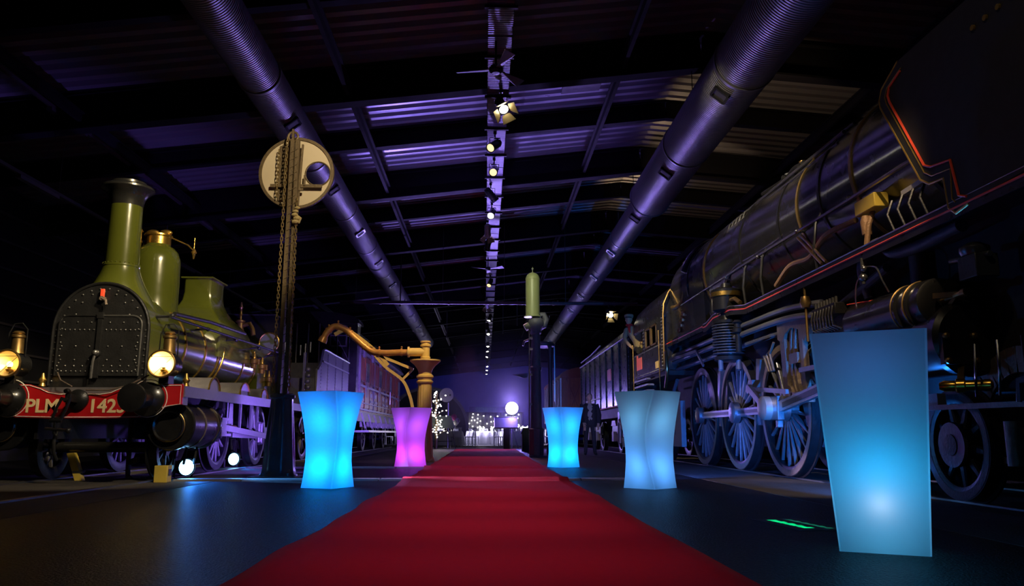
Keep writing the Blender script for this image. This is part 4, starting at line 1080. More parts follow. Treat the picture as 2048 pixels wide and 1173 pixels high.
# ------------------------------------------------------------------ small tender behind the green engine
g = thing('small_tender', 'small violet lit tender with rolled top edge behind the green engine', 'tender', (XL, 18.2, 0))
side = [(18.15, 1.2), (22.35, 1.2), (22.35, 2.60), (18.95, 2.62), (18.75, 2.58), (18.62, 2.45), (18.45, 2.22), (18.22, 2.10)]
for sx in (-1, 1):
    so = B().prism(side, 'x', XL + sx * 1.20, XL + sx * 1.24).build('side_sheet', M['darktin'], g)
    B().tube([(XL + sx * 1.245, y, z) for y, z in side[2:]], .028, 8).build('top_beading', M['steel'], so)
    B().bar((XL + sx * 1.25, 18.75, 2.32), (XL + sx * 1.25, 22.3, 2.30), .03, .04).build('waist_beading', M['steel'], so)
    for y in (19.4, 20.4, 21.4):
        B().bar((XL + sx * 1.245, y, 1.25), (XL + sx * 1.245, y, 2.55), .05, .012, up=(1, 0, 0)).build('seam_strip', M['tin'], so)
    rv = [(XL + sx * 1.243, y, 1.3 + .08 * k) for y in (18.6, 19.33, 19.47, 20.33, 20.47, 21.33, 21.47, 22.25) for k in range(15)]
    tag(B().rivets(rv, .011, 'x+' if sx > 0 else 'x-').build('rivets', M['tin'], so), kind='stuff')
B().box(XL - 1.2, XL + 1.2, 18.4, 22.3, 1.2, 1.9).build('water_tank', M['tin'], g)
B().box(XL - 1.2, XL + 1.2, 22.3, 22.35, 1.2, 2.6).build('end_sheet', M['tin'], g)
B().bar((XL + 1.1, 18.0, 1.12), (XL + 1.1, 22.5, 1.12), .2, .14).bar((XL - 1.1, 18.0, 1.12), (XL - 1.1, 22.5, 1.12), .2, .14).build('underframe', M['blacksteel'], g)
for y in (18.9, 21.5):
    for sx in (-1, 1):
        wheel(g, (XL + sx * .755, y, .56), .54, 12, .1, outer=sx, spoke_m=M['tin'], sp_w=.045)
    B().cyl((XL - .755, y, .56), (XL + .755, y, .56), .06, 10).build('axle', M['blacksteel'], g)
    B().box(XL + .9, XL + 1.05, y - .15, y + .15, .42, .8).build('axle_box', M['tin'], g)
for i in range(5):
    B().cyl((XL + .9 - .2 * i, 18.9 + .35 * (i % 3), 2.55), (XL + .9 - .2 * i, 18.9 + .35 * (i % 3), 2.80), .02, 8).build('rail_post', M['steel'], g)
B().bar((XL + 1.1, 17.5, 1.2), (XL + 1.1, 17.5, 2.4), .05, .05, up=(0, 1, 0)).build('handrail', M['tin'], g)
for k in range(7):
    B().ball((XL + 1.16, 17.6 + .05 * (k % 2), 1.25 + .13 * k), .06, (1, .8, .9), 8, 6).build('brake_fitting', M['tin'], g)

# ------------------------------------------------------------------ brown wooden carriage
g = thing('brown_carriage', 'brown wooden railway carriage with many small windows lit violet', 'carriage', (XL, 24.0, 0))
xs = -3.82
YA, YZ = 23.95, 35.2
B().box(XL - 1.28, xs - .03, YA, YZ, 1.30, 3.22).build('body', M['wood'], g)
bays = 11
pw = (YZ - YA) / bays
for k in range(bays):
    ya = YA + k * pw
    # lower panel, upper panel, windows
    B().box(xs - .03, xs, ya + .06, ya + pw - .06, 1.42, 1.98).build('lower_panel', M['wood'], g)
    B().box(xs - .03, xs + .03, ya - .05, ya + .05, 1.32, 3.2).build('post', M['tin'] if k % 3 == 0 else M['wood'], g)
    if k % 3 == 1:
        d = B().box(xs - .03, xs + .015, ya + .08, ya + pw - .08, 1.42, 3.0).build('carriage_door', M['wood'], g)
        B().box(xs + .015, xs + .03, ya + .2, ya + pw - .2, 2.25, 2.85).build('door_window', M['paleglass'], d)
        B().cyl((xs + .05, ya + .16, 1.75), (xs + .05, ya + .16, 2.25), .015, 6).build('grab_rail', M['steel'], d)
        B().box(xs + .01, xs + .05, ya + .12, ya + .30, 2.0, 2.05).build('door_handle', M['steel'], d)
    else:
        wn = B().box(xs - .03, xs + .012, ya + .14, ya + pw - .14, 2.25, 2.95).build('side_window', M['wood'], g)
        f = B()
        f.box(xs + .0, xs + .03, ya + .12, ya + .17, 2.2, 3.0).box(xs, xs + .03, ya + pw - .17, ya + pw - .12, 2.2, 3.0).box(xs, xs + .03, ya + .12, ya + pw - .12, 2.95, 3.0).box(xs, xs + .03, ya + .12, ya + pw - .12, 2.2, 2.25)
        f.box(xs, xs + .028, ya + pw / 2 - .02, ya + pw / 2 + .02, 2.2, 3.0)
        f.build('window_frame', M['wood'], wn)
        B().box(xs + .0, xs + .03, ya + .2, ya + pw - .2, 1.62, 1.70).build('moulding', M['tin'], g)
        B().box(xs + .0, xs + .04, ya + .25, ya + .40, 1.80, 1.92).build('plate', M['steel'], g)
for z, h in ((2.08, .07), (1.36, .06), (3.1, .1), (1.56, .03)):
    B().box(xs - .02, xs + .04, YA, YZ, z - h / 2, z + h / 2).build('waist_rail', M['tin'], g)
B().box(xs - .05, xs + .14, YA - .1, YZ + .1, 3.20, 3.28).build('cornice', M['tin'], g)
for k in range(6):
    B().box(xs + .0, xs + .10, YA + .3 + k * 1.9, YA + .5 + k * 1.9, 2.95, 3.22).build('bracket', M['tin'], g)
pr = [(xs + .1, 3.25), (xs + .1, 3.30)] + [(XL + 1.4 * math.cos(a), 3.30 + .52 * math.sin(a)) for a in [PI * k / 14 for k in range(1, 14)]] + [(XL - 1.4, 3.30), (XL - 1.4, 3.25)]
B().prism(pr, 'y', YA - .1, YZ + .1).build('roof', M['blackmatt'], g)
B().box(xs - .20, xs + .35, YA - .2, YZ, .66, .72).build('step_board', M['steel'], g)
B().box(XL - 1.2, xs - .06, YA - .1, YZ, 1.0, 1.30).build('underframe', M['blacksteel'], g)
for k in range(8):
    y = YA + .7 + k * 1.4
    B().bar((xs - .02, y, 1.25), (xs + .15, y, .70), .05, .03, up=(0, 1, 0)).build('step_hanger', M['steel'], g)
    B().prism([(y + .25, 1.18), (y + 1.15, 1.18), (y + .85, 1.0), (y + .55, 1.0)], 'x', xs - .16, xs - .08).build('leaf_spring', M['tin'], g)
    B().box(xs - .16, xs - .02, y + .6, y + .8, .82, 1.0).build('axle_box', M['steel'], g)
for k in range(4):
    y = YA + 1.4 + k * 2.8
    for sx in (-1, 1):
        wheel(g, (XL + sx * .755, y, .50), .48, 10, .1, outer=sx, sp_w=.05, spoke_m=M['tin'])
    B().cyl((XL - .755, y, .50), (XL + .755, y, .50), .06, 10).build('axle', M['blacksteel'], g)
# dark end with guard's cabin
B().box(XL - 1.28, xs - .02, YA - .55, YA, 1.3, 3.9).build('end_cabin', M['black'], g)
pr = [(xs + .05, 3.86), (xs + .05, 3.92)] + [(XL + .03 + 1.33 * math.cos(a), 3.92 + .30 * math.sin(a)) for a in [PI * k / 12 for k in range(1, 12)]] + [(XL - 1.3, 3.92), (XL - 1.3, 3.86)]
B().prism(pr, 'y', YA - .75, YA + .1).build('cabin_roof', M['black'], g)
wn = B().box(-4.62, -4.18, YA - .565, YA - .55, 3.32, 3.80).build('cabin_window', M['paleglass2'], g)
f = B().box(-4.66, -4.62, YA - .59, YA - .55, 3.2, 3.84).box(-4.18, -4.14, YA - .59, YA - .55, 3.2, 3.84).box(-4.66, -4.14, YA - .59, YA - .55, 3.80, 3.84).box(-4.66, -4.14, YA - .59, YA - .55, 3.18, 3.22).box(-4.66, -4.14, YA - .585, YA - .55, 3.50, 3.53)
f.build('window_frame', M['tin'], wn)
for x in (-5.62, -5.28, -4.95):
    B().cyl((x, YA - .65, 1.3), (x, YA - .65, 3.86), .022, 8).build('grab_pole', M['steel'], g)
B().cyl((-4.4, YA - .7, 2.7), (-4.4, YA - .7, 3.6), .015, 6).bar((-4.4, YA - .7, 3.4), (-4.05, YA - .7, 2.75), .015, .015).cyl((-4.05, YA - .7, 2.6), (-4.05, YA - .7, 3.7), .015, 6).build('ladder', M['steel'], g)
B().box(-6.3, -4.0, YA - .7, YA - .55, 1.05, 1.3).build('end_beam', M['blacksteel'], g)

# ------------------------------------------------------------------ black express engine on the right
XE = 5.10
g = thing('black_steam_locomotive', 'large black express steam engine with red lining and tall spoked driving wheels', 'locomotive', (XE, 11.0, 0))
ZB, RB = 3.60, .95
B().lathe([(.0, 3.4), (.90, 3.42), (.97, 3.5), (.97, 5.9), (RB, 5.95), (RB, 10.6), (1.0, 12.2), (1.02, 14.0), (1.02, 15.6)], (XE, 0, ZB), 'y', 64).build('boiler', M['boiler'], g, sharp=40)
B().prism([(XE - .98, 2.45), (XE + .98, 2.45), (XE + 1.02, 3.6)] + [(XE + 1.03 * math.cos(a), 3.6 + 1.03 * math.sin(a)) for a in [PI * k / 20 for k in range(1, 20)]] + [(XE - 1.02, 3.6)], 'y', 14.3, 16.9).build('firebox', M['boiler'], g)
for y, r, gold in ((6.0, .975, 0), (7.1, RB, 0), (8.38, RB, 1), (9.25, RB, 0), (9.93, RB, 1), (10.62, RB, 0), (12.2, 1.0, 0), (14.2, 1.025, 1), (15.4, 1.03, 0)):
    B().lathe([(r - .004, -.03), (r + .012, -.03), (r + .012, .03), (r - .004, .03)], (XE, y, ZB), 'y', 64).build('boiler_band', M['goldband'] if gold else M['blacksteel'], g)
B().box(XE - .55, XE + .55, 3.6, 14, 1.0, 2.65).build('frame', M['blackmatt'], g)
B().box(XE - .55, XE + .55, 14, 20.0, 1.1, 2.45).build('frame', M['blackmatt'], g)
# running board with red line
for sx in (-1, 1):
    prof = [(3.6, 2.56), (11.75, 2.56), (12.5, 2.66), (13.45, 2.66), (13.9, 2.58), (14.1, 2.58)]
    s = B()
    for (a, za), (b, zb) in zip(prof, prof[1:]):
        s.bar((XE + sx * .80, a, za), (XE + sx * .80, b + .01, zb), .60, .035)
        s.bar((XE + sx * 1.095, a, za - .055), (XE + sx * 1.095, b + .01, zb - .055), .018, .14)
    ro = s.build('running_board', M['black'], g)
    B().tube([(XE + sx * 1.108, y, z - .045) for y, z in prof], .011, 6).build('red_line', M['redline'], ro)
    B().tube([(XE + sx * 1.104, y, z + .018) for y, z in prof], .008, 6).build('edge_moulding', M['steel'], ro)
    s = B().bar((XE + sx * .85, 14.1, 2.60), (XE + sx * .85, 18.9, 2.60), .50, .035).bar((XE + sx * 1.105, 14.1, 2.55), (XE + sx * 1.105, 18.9, 2.55), .018, .13)
    ro = s.build('rear_running_board', M['black'], g)
    B().tube([(XE + sx * 1.118, 14.1, 2.56), (XE + sx * 1.118, 18.9, 2.56)], .011, 6).build('red_line', M['redline'], ro)
# smoke deflector
dfl = [(4.2, 2.62), (6.1, 2.50), (6.28, 2.47), (6.37, 2.54), (6.40, 2.82), (6.62, 2.84), (6.75, 2.92), (7.33, 3.88), (7.34, 3.95), (7.28, 4.05), (6.95, 4.19), (4.2, 4.19)]
red = [(6.10, 2.56), (6.20, 2.60), (6.27, 2.94), (6.56, 2.98), (6.66, 3.03), (7.14, 3.86), (7.16, 3.93), (7.12, 4.0), (6.9, 4.07)]
for sx in (-1, 1):
    do = B().prism(dfl, 'x', XE + sx * 1.09, XE + sx * 1.11).build('smoke_deflector', M['blackmatt'], g)
    B().tube([(XE + sx * 1.10, y, z) for y, z in dfl[1:-1]], .016, 8).build('edge_bead', M['gold'], do)
    B().tube([(XE + sx * 1.116, y, z) for y, z in red], .012, 6).build('red_line', M['redline'], do)
    B().tube([(XE + sx * 1.114, y - .06 + .0 * z, z - .035) if i > 1 else (XE + sx * 1.114, y - .0, z - .0) for i, (y, z) in enumerate([(6.26, 2.56), (6.30, 2.60), (6.34, 2.90), (6.62, 2.93), (6.73, 3.0), (7.26, 3.90), (7.28, 3.97), (7.22, 4.05), (6.95, 4.13)])], .006, 6).build('gold_line', M['gold'], do)
    for k in range(4):
        B().cyl((XE + sx * 1.112, 5.3 + .16 * k, 3.90), (XE + sx * 1.13, 5.3 + .16 * k, 3.90), .025, 8).build('bolt_head', M['gold'], do)
# driving wheels
for y, cwa in ((15.2, 2.5), (13.1, .25), (11.0, 2.9)):
    for sx in (-1, 1):
        wheel(g, (XE + sx * .80, y, .96), .93, 20, .17, outer=sx, wid=.14, cw=cwa if sx < 0 else None, sp_w=.055, m=M['blacksteel'], spoke_m=M['wheelsteel'])
    B().cyl((XE - .8, y, .96), (XE + .8, y, .96), .10, 14).build('axle', M['blacksteel'], g)
for sx in (-1, 1):
    xr = XE + sx * 1.00
    pin = [(15.2 - .33), (13.1 - .33), (11.0 - .33)]
    for a, b in zip(pin, pin[1:]):
        r_ = B().bar((xr, a, .96), (xr, b, .96), .05, .115).build('coupling_rod', M['steelrod'], g)
        B().bar((xr + sx * .026, a - .18, .96), (xr + sx * .026, b + .18, .96), .006, .05).build('rod_fluting', M['blacksteel'], r_)
    for y, R in zip(pin, (.15, .17, .17)):
        B().lathe([(R, -.05 * sx), (R, .05 * sx), (R * .7, .065 * sx), (0, .07 * sx)], (xr + sx * .02, y, .96), 'x', 24).cyl((xr, y, .96), (XE + sx * .82, y, .96), .07, 12).build('crank_pin', M['steelrod'], g)
    xc = xr + sx * .11
    cr = B().bar((xc, pin[2], .96), (xc, 8.7, 1.20), .06, .14).build('connecting_rod', M['steelrod'], g)
    B().bar((xc + sx * .032, pin[2] - .3, .995), (xc + sx * .032, 8.9, 1.18), .006, .07).build('rod_fluting', M['blacksteel'], cr)
    be = B().box(xc - .05, xc + .05, pin[2] - .16, pin[2] + .14, .80, 1.13).box(xc - .04, xc + .04, pin[2] - .12, pin[2] - .04, .70, .80).build('big_end', M['steelrod'], g, bevel=.01)
    B().lathe([(.165, -.02 * sx), (.165, .09 * sx), (.12, .12 * sx), (0, .125 * sx)], (xc + sx * .05, pin[2] + .16, .97), 'x', 28).build('return_crank_disc', M['pale_steel'], be)
    B().bar((xc + sx * .10, pin[2] + .16, .97), (xc + sx * .10, pin[2] + .75, 1.27), .05, .09).build('return_crank', M['steelrod'], g)
    er = B().bar((xc + sx * .06, pin[2] + .80, 1.27), (xc + sx * .06, 10.1, 1.16), .04, .06).build('eccentric_rod', M['steelrod'], g)
    B().lathe([(.07, -.05), (.07, .05)], (xc + sx * .06, 11.5, 1.27), 'x', 16).box(xc - .06, xc + .06, 11.42, 11.58, 1.2, 1.40).build('rod_end', M['steelrod'], er)
    # expansion link and its bracket
    xl = XE + sx * .95
    lk = [(9.72, 2.14), (10.80, 2.16), (10.80, 1.92), (10.62, 1.86), (10.52, 1.97), (10.30, 2.03), (10.05, 1.97), (9.9, 1.80), (9.72, 1.95)]
    B().prism(lk, 'x', xl - .04, xl + .04).build('link_bracket', M['oldsteel'], g)
    for y0, y1, wd in ((10.66, 10.60, .15), (10.02, 9.98, .11)):
        B().bar((xl, y0, 2.0), (xl, y1, 1.12), .07, wd, up=(0, 1, 0)).build('bracket_leg', M['oldsteel'], g)
    s = B()
    P = [(xl - .0, 10.28 + .16 * math.cos(a) - .16, 1.60 + .46 * math.sin(a)) for a in [-1.3 + 2.6 * k / 12 for k in range(13)]]
    for a, b in zip(P, P[1:]): s.bar(a, b, .05, .05, up=(1, 0, 0))
    P = [(x, y + .13, z) for x, y, z in P]
    for a, b in zip(P, P[1:]): s.bar(a, b, .05, .05, up=(1, 0, 0))
    s.box(xl - .05, xl + .05, 10.12, 10.40, 1.54, 1.68)
    s.build('expansion_link', M['oldsteel'], g)
    for k, (ya, za, yb, zb) in enumerate(((10.0, 1.72, 8.9, 1.80), (10.35, 1.42, 9.8, 1.25), (10.2, 1.55, 9.6, 1.9), (9.9, 1.36, 9.62, 1.12))):
        B().bar((xl - sx * .05, ya, za), (xl - sx * .05, yb, zb), .04, .06).build('radius_rod', M['oldsteel'] if k % 2 else M['brass'], g)
    B().lathe([(.10, -.06), (.10, .06)], (xl, 10.45, 1.16), 'x', 18).box(xl - .06, xl + .06, 9.9, 10.4, 1.02, 1.16).build('link_block', M['oldsteel'], g)
    for k in range(3):
        B().tube([(xl + sx * .04, 10.95 + .12 * k, 1.9 - .1 * k), (xl + sx * .05, 11.1 + .12 * k, 1.75), (xl + sx * .04, 11.0 + .1 * k, 1.5)], .02, 8).build('oil_pipe', M['oldsteel'], g)
    # brake gear and reach rod behind the first wheel
    B().bar((XE + sx * 1.1, 16.8, 2.19), (XE + sx * 1.1, 14.66, 2.16), .03, .06).build('reach_rod', M['steelrod'], g)
    B().bar((XE + sx * 1.1, 14.66, 2.17), (XE + sx * 1.1, 14.2, 1.85), .03, .05).build('reach_lever', M['steelrod'], g)
    for y in (14.1, 12.05):
        B().prism([(y - .10, 1.75), (y + .06, 1.78), (y + .14, 1.3), (y + .13, .75), (y + .03, .75), (y + .04, 1.3)], 'x', XE + sx * .80 - .05, XE + sx * .80 + .05).build('brake_block', M['steelrod'], g)
    # pipes along under the running board
    for k, (z, xo) in enumerate(((2.30, .98), (2.16, 1.0), (2.02, .90))):
        B().tube(smooth([(XE + sx * xo, 9.3, z - .10), (XE + sx * xo, 10.4, z), (XE + sx * xo, 12.0, z + .02), (XE + sx * xo, 14.0, z), (XE + sx * xo, 18.5, z - .02)], 4), .045, 10).build('train_pipe', M['bluegrey'], g)
# air pump in the middle of the near side
ap = (4.06, 12.85)
s = B().lathe([(.20, 1.80), (.24, 1.82), (.24, 1.88), (.20, 1.89), (.20, 2.42), (.25, 2.43), (.25, 2.48), (.12, 2.50), (.10, 2.66)], (ap[0], ap[1], 0), 'z', 32)
po = s.build('air_pump', M['black'], g)
for k in range(11):
    B().lathe([(.20, -.010), (.262, -.008), (.262, .008), (.20, .010)], (ap[0], ap[1], 1.93 + .047 * k), 'z', 32).build('cooling_fin', M['fin'], po)
B().lathe([(.17, 2.62), (.235, 2.66), (.235, 2.92), (.25, 2.93), (.25, 3.0), (.22, 3.02), (.10, 3.05), (.08, 3.12), (0, 3.13)], (ap[0], ap[1], 0), 'z', 32).build('pump_head', M['black'], po)
B().lathe([(.236, 2.88), (.262, 2.89), (.262, 2.96), (.236, 2.97)], (ap[0], ap[1], 0), 'z', 32).build('brass_band', M['brass'], po)
for k in range(4):
    a = k * PI / 2 + .5
    B().cyl((ap[0] + .2 * math.cos(a), ap[1] + .2 * math.sin(a), 1.66), (ap[0] + .2 * math.cos(a), ap[1] + .2 * math.sin(a), 1.82), .04, 8).build('pump_foot', M['bluegrey'], po)
B().tube([(ap[0] - .05, ap[1] + .25, 3.0), (ap[0], ap[1] + .45, 3.1), (ap[0] + .1, ap[1] + .6, 2.9), (ap[0] + .1, ap[1] + .6, 2.5)], .05, 10).tube([(ap[0], ap[1] - .25, 2.8), (ap[0] - .02, ap[1] - .5, 2.78), (ap[0], ap[1] - .7, 2.68)], .035, 8).build('pump_pipe', M['oldbrass'], po)
for k in range(5):
    B().lathe([(.05, 2.7), (.065, 2.75), (.05, 2.95), (.03, 3.05), (.05, 3.1), (0, 3.14)], (4.06 + .05 * (k % 2), 13.2 + .11 * k, 0), 'z', 12).build('pump_valve', M['blacksteel'], po)
B().lathe([(.05, 1.9), (.05, 2.2), (.09, 2.22), (.09, 2.28), (.06, 2.3), (.06, 2.36), (.09, 2.38), (.05, 2.42)], (4.05, 12.3, 0), 'z', 14).build('drain_valve', M['blacksteel'], g)
# handrails, pipes along the boiler, fittings
hr = B().tube([(4.12, 5.0, 3.24), (4.12, 8.5, 3.24), (4.12, 12.0, 3.28), (4.10, 16.8, 3.28)], .022, 8).build('handrail', M['steeldark'], g)
for y in (7.0, 8.4, 9.9, 11.4, 13.0, 14.6, 16.2):
    B().cyl((4.32, y, 3.26), (4.12, y, 3.26), .016, 8).ball((4.12, y, 3.26), .036, n=10, m=6).build('rail_stanchion', M['steeldark'], hr)
for k in range(5):
    z0 = 3.36 + .055 * k; x0 = 4.17 + .012 * k
    B().tube(smooth([(x0 - .02, 13.2 + .1 * k, 3.12), (x0 - .04, 12.6, z0 - .02), (x0, 11.4, z0), (x0 + .03, 10.4 + .08 * k, z0 + .06), (x0 + .22, 9.95 + .15 * k, z0 + .52), (x0 + .5, 9.9 + .2 * k, 4.42)], 5), .015, 6).build('oil_pipe', M['steeldark'], g)
for z, r, xx in ((4.30, .028, 4.42), (4.42, .022, 4.56), (4.15, .02, 4.33)):
    B().tube([(xx, 9.0, z), (xx, 12.2, z + .03), (xx - .03, 16.8, z + .05)], r, 8).build('steam_pipe', M['steeldark'], g)
for (y, dd) in ((11.2, 0), (12.0, .05), (9.3, 0)):
    B().tube([(4.25, y, 3.45), (4.11, y, 3.2), (4.08, y + .02, 2.9), (4.12, y + .05, 2.6)], .022, 8).build('down_pipe', M['steeldark'], g)
for dy in (0, .12):
    B().tube([(4.13, 9.8 + dy, 3.18), (4.05, 8.95 + dy, 2.64)], .018, 8).build('brace', M['oldbrass'], g)
B().tube(smooth([(4.18, 10.9, 2.72), (4.12, 10.2, 2.86), (4.14, 9.6, 2.84), (4.10, 9.0, 2.98), (4.18, 8.4, 3.0)], 5), .035, 8).build('lagged_pipe', M['copper2'], g)
B().box(4.12, 4.28, 7.85, 8.30, 3.00, 3.16).build('brass_casing', M['yellowbox'], g, bevel=.01)
B().tube([(4.2, 8.05, 3.0), (4.14, 8.05, 2.85), (4.12, 8.1, 2.6)], .03, 8).lathe([(.05, 2.75), (.06, 2.9), (.04, 2.96)], (4.14, 8.1, 0), 'z', 12).build('casing_stem', M['copper2'], g)
B().bar((4.16, 7.35, 2.98), (4.16, 6.75, 3.0), .05, .05).build('gauge_tube', M['pale_steel'], g)
for k in range(4):
    B().tube([(4.12, 7.5 - .2 * k, 2.95), (4.06, 7.5 - .2 * k, 2.8), (4.1, 7.45 - .2 * k, 2.6)], .014, 6).build('oil_pipe', M['blacksteel'], g)
# top fittings
dm = B().lathe([(.42, 4.40), (.40, 4.58), (.36, 4.66), (.25, 4.72), (0, 4.74)], (XE, 13.0, 0), 'z', 32).build('steam_dome', M['boiler'], g)
for (y, xo, m_) in ((12.15, -.12, 'bluegrey'), (11.9, -.02, 'oldbrass'), (11.55, -.12, 'oldbrass'), (11.3, .1, 'blacksteel')):
    B().lathe([(.07, 4.50), (.07, 4.56), (.055, 4.58), (.055, 4.80), (.065, 4.81), (.065, 4.84), (0, 4.86)], (XE + xo, y, 0), 'z', 16).build('safety_valve', M[m_], g)
B().tube(smooth([(4.75, 10.6, 4.5), (4.72, 11.2, 4.62), (4.7, 11.6, 4.56), (4.55, 12.2, 4.5)], 5), .04, 8).build('valve_pipe', M['blacksteel'], g)
for k in range(6):
    B().ball((4.62 + .05 * (k % 3), 10.7 + .25 * k, 4.50 + .03 * (k % 2)), .05, n=8, m=6).build('valve_fitting', M['blacksteel'], g)
for k in range(5):
    B().tube([(4.50, 12.4 + .2 * k, 4.36), (4.30, 12.4 + .2 * k, 4.25), (4.2, 12.45 + .2 * k, 3.9)], .018, 6).build('oil_pipe', M['steeldark'], g)
# cylinders, valve chest
for sx in (-1, 1):
    xc = XE + sx * .78
    co = B().lathe([(.30, 6.75), (.345, 6.78), (.345, 6.86), (.32, 6.88), (.32, 8.2), (.34, 8.22), (.34, 8.3), (.2, 8.32)], (xc, 0, 1.46), 'y', 40).build('cylinder', M['black'], g)
    B().prism([(6.9, 1.5), (8.2, 1.5), (9.1, 1.72), (9.1, 1.95), (8.6, 2.05), (6.95, 2.02)], 'x', xc - .18, xc + .18).build('cylinder_casting', M['black'], g)
    vc = B().lathe([(.19, 6.95), (.225, 6.97), (.23, 7.0), (.23, 7.06), (.21, 7.07), (.21, 7.16), (.235, 7.17), (.235, 7.24), (.21, 7.25), (.21, 7.36), (.24, 7.37), (.24, 7.46), (.22, 7.48), (.22, 8.5)], (XE + sx * .90, 0, 1.82), 'y', 40).build('valve_chest', M['black'], g)
    B().lathe([(0, 6.935), (.16, 6.94), (.19, 6.95)], (XE + sx * .90, 0, 1.82), 'y', 36).build('chest_cover', M['black'], vc)
    B().cyl((XE + sx * .90, 6.95, 1.82), (XE + sx * .90, 6.62, 1.84), .028, 10).bar((XE + sx * 1.0, 6.9, 1.86), (XE + sx * .86, 6.66, 1.84), .04, .05).bar((XE + sx * .9, 6.85, 1.74), (XE + sx * .9, 6.72, 1.82), .04, .04).lathe([(.04, 0), (.04, -.06)], (XE + sx * .90, 6.62, 1.84), 'y', 12).build('tail_rod', M['oldbrass'], vc)
    for y in (7.20, 7.42):
        B().ring((XE + sx * .90, y, 1.82), 'y', .238, .010, 36, 6).build('chest_ring', M['oldbrass'], vc)
    B().tube([(XE + sx * 1.0, 8.6, 2.06), (XE + sx * .99, 7.9, 2.0), (XE + sx * 1.0, 7.6, 1.92), (XE + sx * 1.0, 7.6, 1.55)], .008, 6).build('red_line', M['redline'], vc)
    cb = B().box(xc - .28 * 1 - .02, xc + .02, 6.70, 6.76, 1.22, 1.50).build('cover_plate', M['black'], g)
    for dx in (-.27, -.02):
        for z in (1.25, 1.47):
            B().lathe([(.03, 0), (.03, -.03), (.015, -.04)], (xc + dx, 6.70, z), 'y', 10).build('plate_bolt', M['oldbrass'], cb)
    bv = B().lathe([(.03, .10), (.05, .06), (.045, -.02), (.06, -.03), (.06, -.09), (.045, -.10), (.045, -.22), (.05, -.24), (.05, -.28), (.02, -.30)], (0, 0, 0), 'y', 18)
    ob = bv.build('relief_valve', M['brassbright'], g, org=(0, 0, 0)); ob.location = Vector((XE + sx * 1.12, 6.55, 1.02)) - ORG[g]; ob.rotation_euler = (0, 0, math.radians(55))
    B().bar((XE + sx * 1.02, 6.6, 1.02), (XE + sx * .9, 6.75, 1.2), .05, .05).build('valve_elbow', M['brass'], g)
    for k in range(3):
        B().tube(smooth([(XE + sx * (1.05 + .01 * k), 6.3 - .3 * k, 1.35), (XE + sx * 1.1, 6.25 - .3 * k, 1.1), (XE + sx * 1.05, 6.35 - .3 * k, .92)], 4), .010, 6).build('drain_pipe', M['steeldark'], g)
    # crosshead and guide
    B().box(xc - .06 * 1 + sx * .2, xc + .06 + sx * .2, 8.35, 10.0, 1.40, 1.46).build('slide_bar', M['steelrod'], g)
    B().box(xc - .09 + sx * .2, xc + .09 + sx * .2, 8.55, 8.95, 1.1, 1.4).build('crosshead', M['steelrod'], g)
# leading bogie
for y in (7.0, 4.75):
    for sx in (-1, 1):
        wo = wheel(g, (XE + sx * .80, y, .52), .49, 9, .19, outer=sx, wid=.15, sp_w=.085, m=M['blacksteel'])
        B().lathe([(.205, sx * .085), (.20, sx * .115), (0, sx * .118)], (XE + sx * .80, y, .52), 'x', 32).build('hub_cap', M['iron'], wo)
    B().cyl((XE - .8, y, .52), (XE + .8, y, .52), .08, 12).build('axle', M['blacksteel'], g)
for sx in (-1, 1):
    B().bar((XE + sx * .98, 5.3, .84), (XE + sx * .98, 7.9, .86), .05, .045).build('bogie_bar', M['iron'], g)
    B().box(XE + sx * .96 - .04, XE + sx * .96 + .04, 7.0, 7.55, .86, .98).build('spring_buckle', M['bluegrey'], g)
    B().tube([(XE + sx * .99, 5.9, .86), (XE + sx * .99, 5.88, 1.02), (XE + sx * .99, 5.7, 1.04), (XE + sx * .99, 5.4, 1.0)], .035, 8).build('bogie_link', M['bluegrey'], g)
    pts = [(6.75 + .62 * math.cos(a), .62 + .62 * math.sin(a)) for a in [PI * .62 - PI * .5 * k / 8 for k in range(9)]]
    s = B()
    for (a, b), (c_, d_) in zip(pts, pts[1:]): s.bar((XE + sx * .62, a - .35, b), (XE + sx * .62, c_ - .35, d_), .22, .03, up=(1, 0, 0))
    s.build('mud_guard', M['oldsteel'], g)
    for k in range(3):
        B().bar((XE + sx * .75, 6.5 - .1 * k, .40 + .12 * k), (XE + sx * .75, 5.6, .38 + .12 * k), .06, .05).build('bogie_strut', M['oldsteel'], g)
    B().cyl((XE + sx * .8, 6.30, .36), (XE + sx * .8, 6.30, .72), .07, 14).build('spring_pot', M['oldsteel'], g)
# pipes and lubricator ahead of the wheels, near side
B().tube(smooth([(4.28, 8.42, 2.10), (4.24, 8.46, 2.45), (4.22, 8.25, 2.60), (4.20, 7.95, 2.62), (4.22, 7.75, 2.47), (4.24, 7.3, 2.43), (4.24, 6.6, 2.45)], 6), .062, 12).build('exhaust_pipe', M['bluegrey'], g, sharp=60)
B().cyl((4.45, 7.7, 2.45), (4.45, 7.7, 2.05), .09, 14).build('steam_elbow', M['bluegrey'], g)
B().cyl((4.2, 9.2, 2.06), (4.28, 8.0, 2.36), .055, 10).build('feed_pipe', M['bluegrey'], g)
lb = B().box(4.02, 4.2, 8.75, 9.4, 1.98, 2.12).build('lubricator', M['blacksteel'], g, bevel=.01)
for k in range(8):
    y = 8.78 + .08 * k
    B().cyl((4.06, y, 2.12), (4.06, y, 2.19), .018, 8).build('oil_cap', M['steeldark'], lb)
    B().tube([(4.01, y, 2.08), (3.99, y, 1.98), (4.02, y + .04, 1.86), (4.06, y - .1, 1.80)], .011, 6).build('oil_pipe', M['steeldark'], lb)
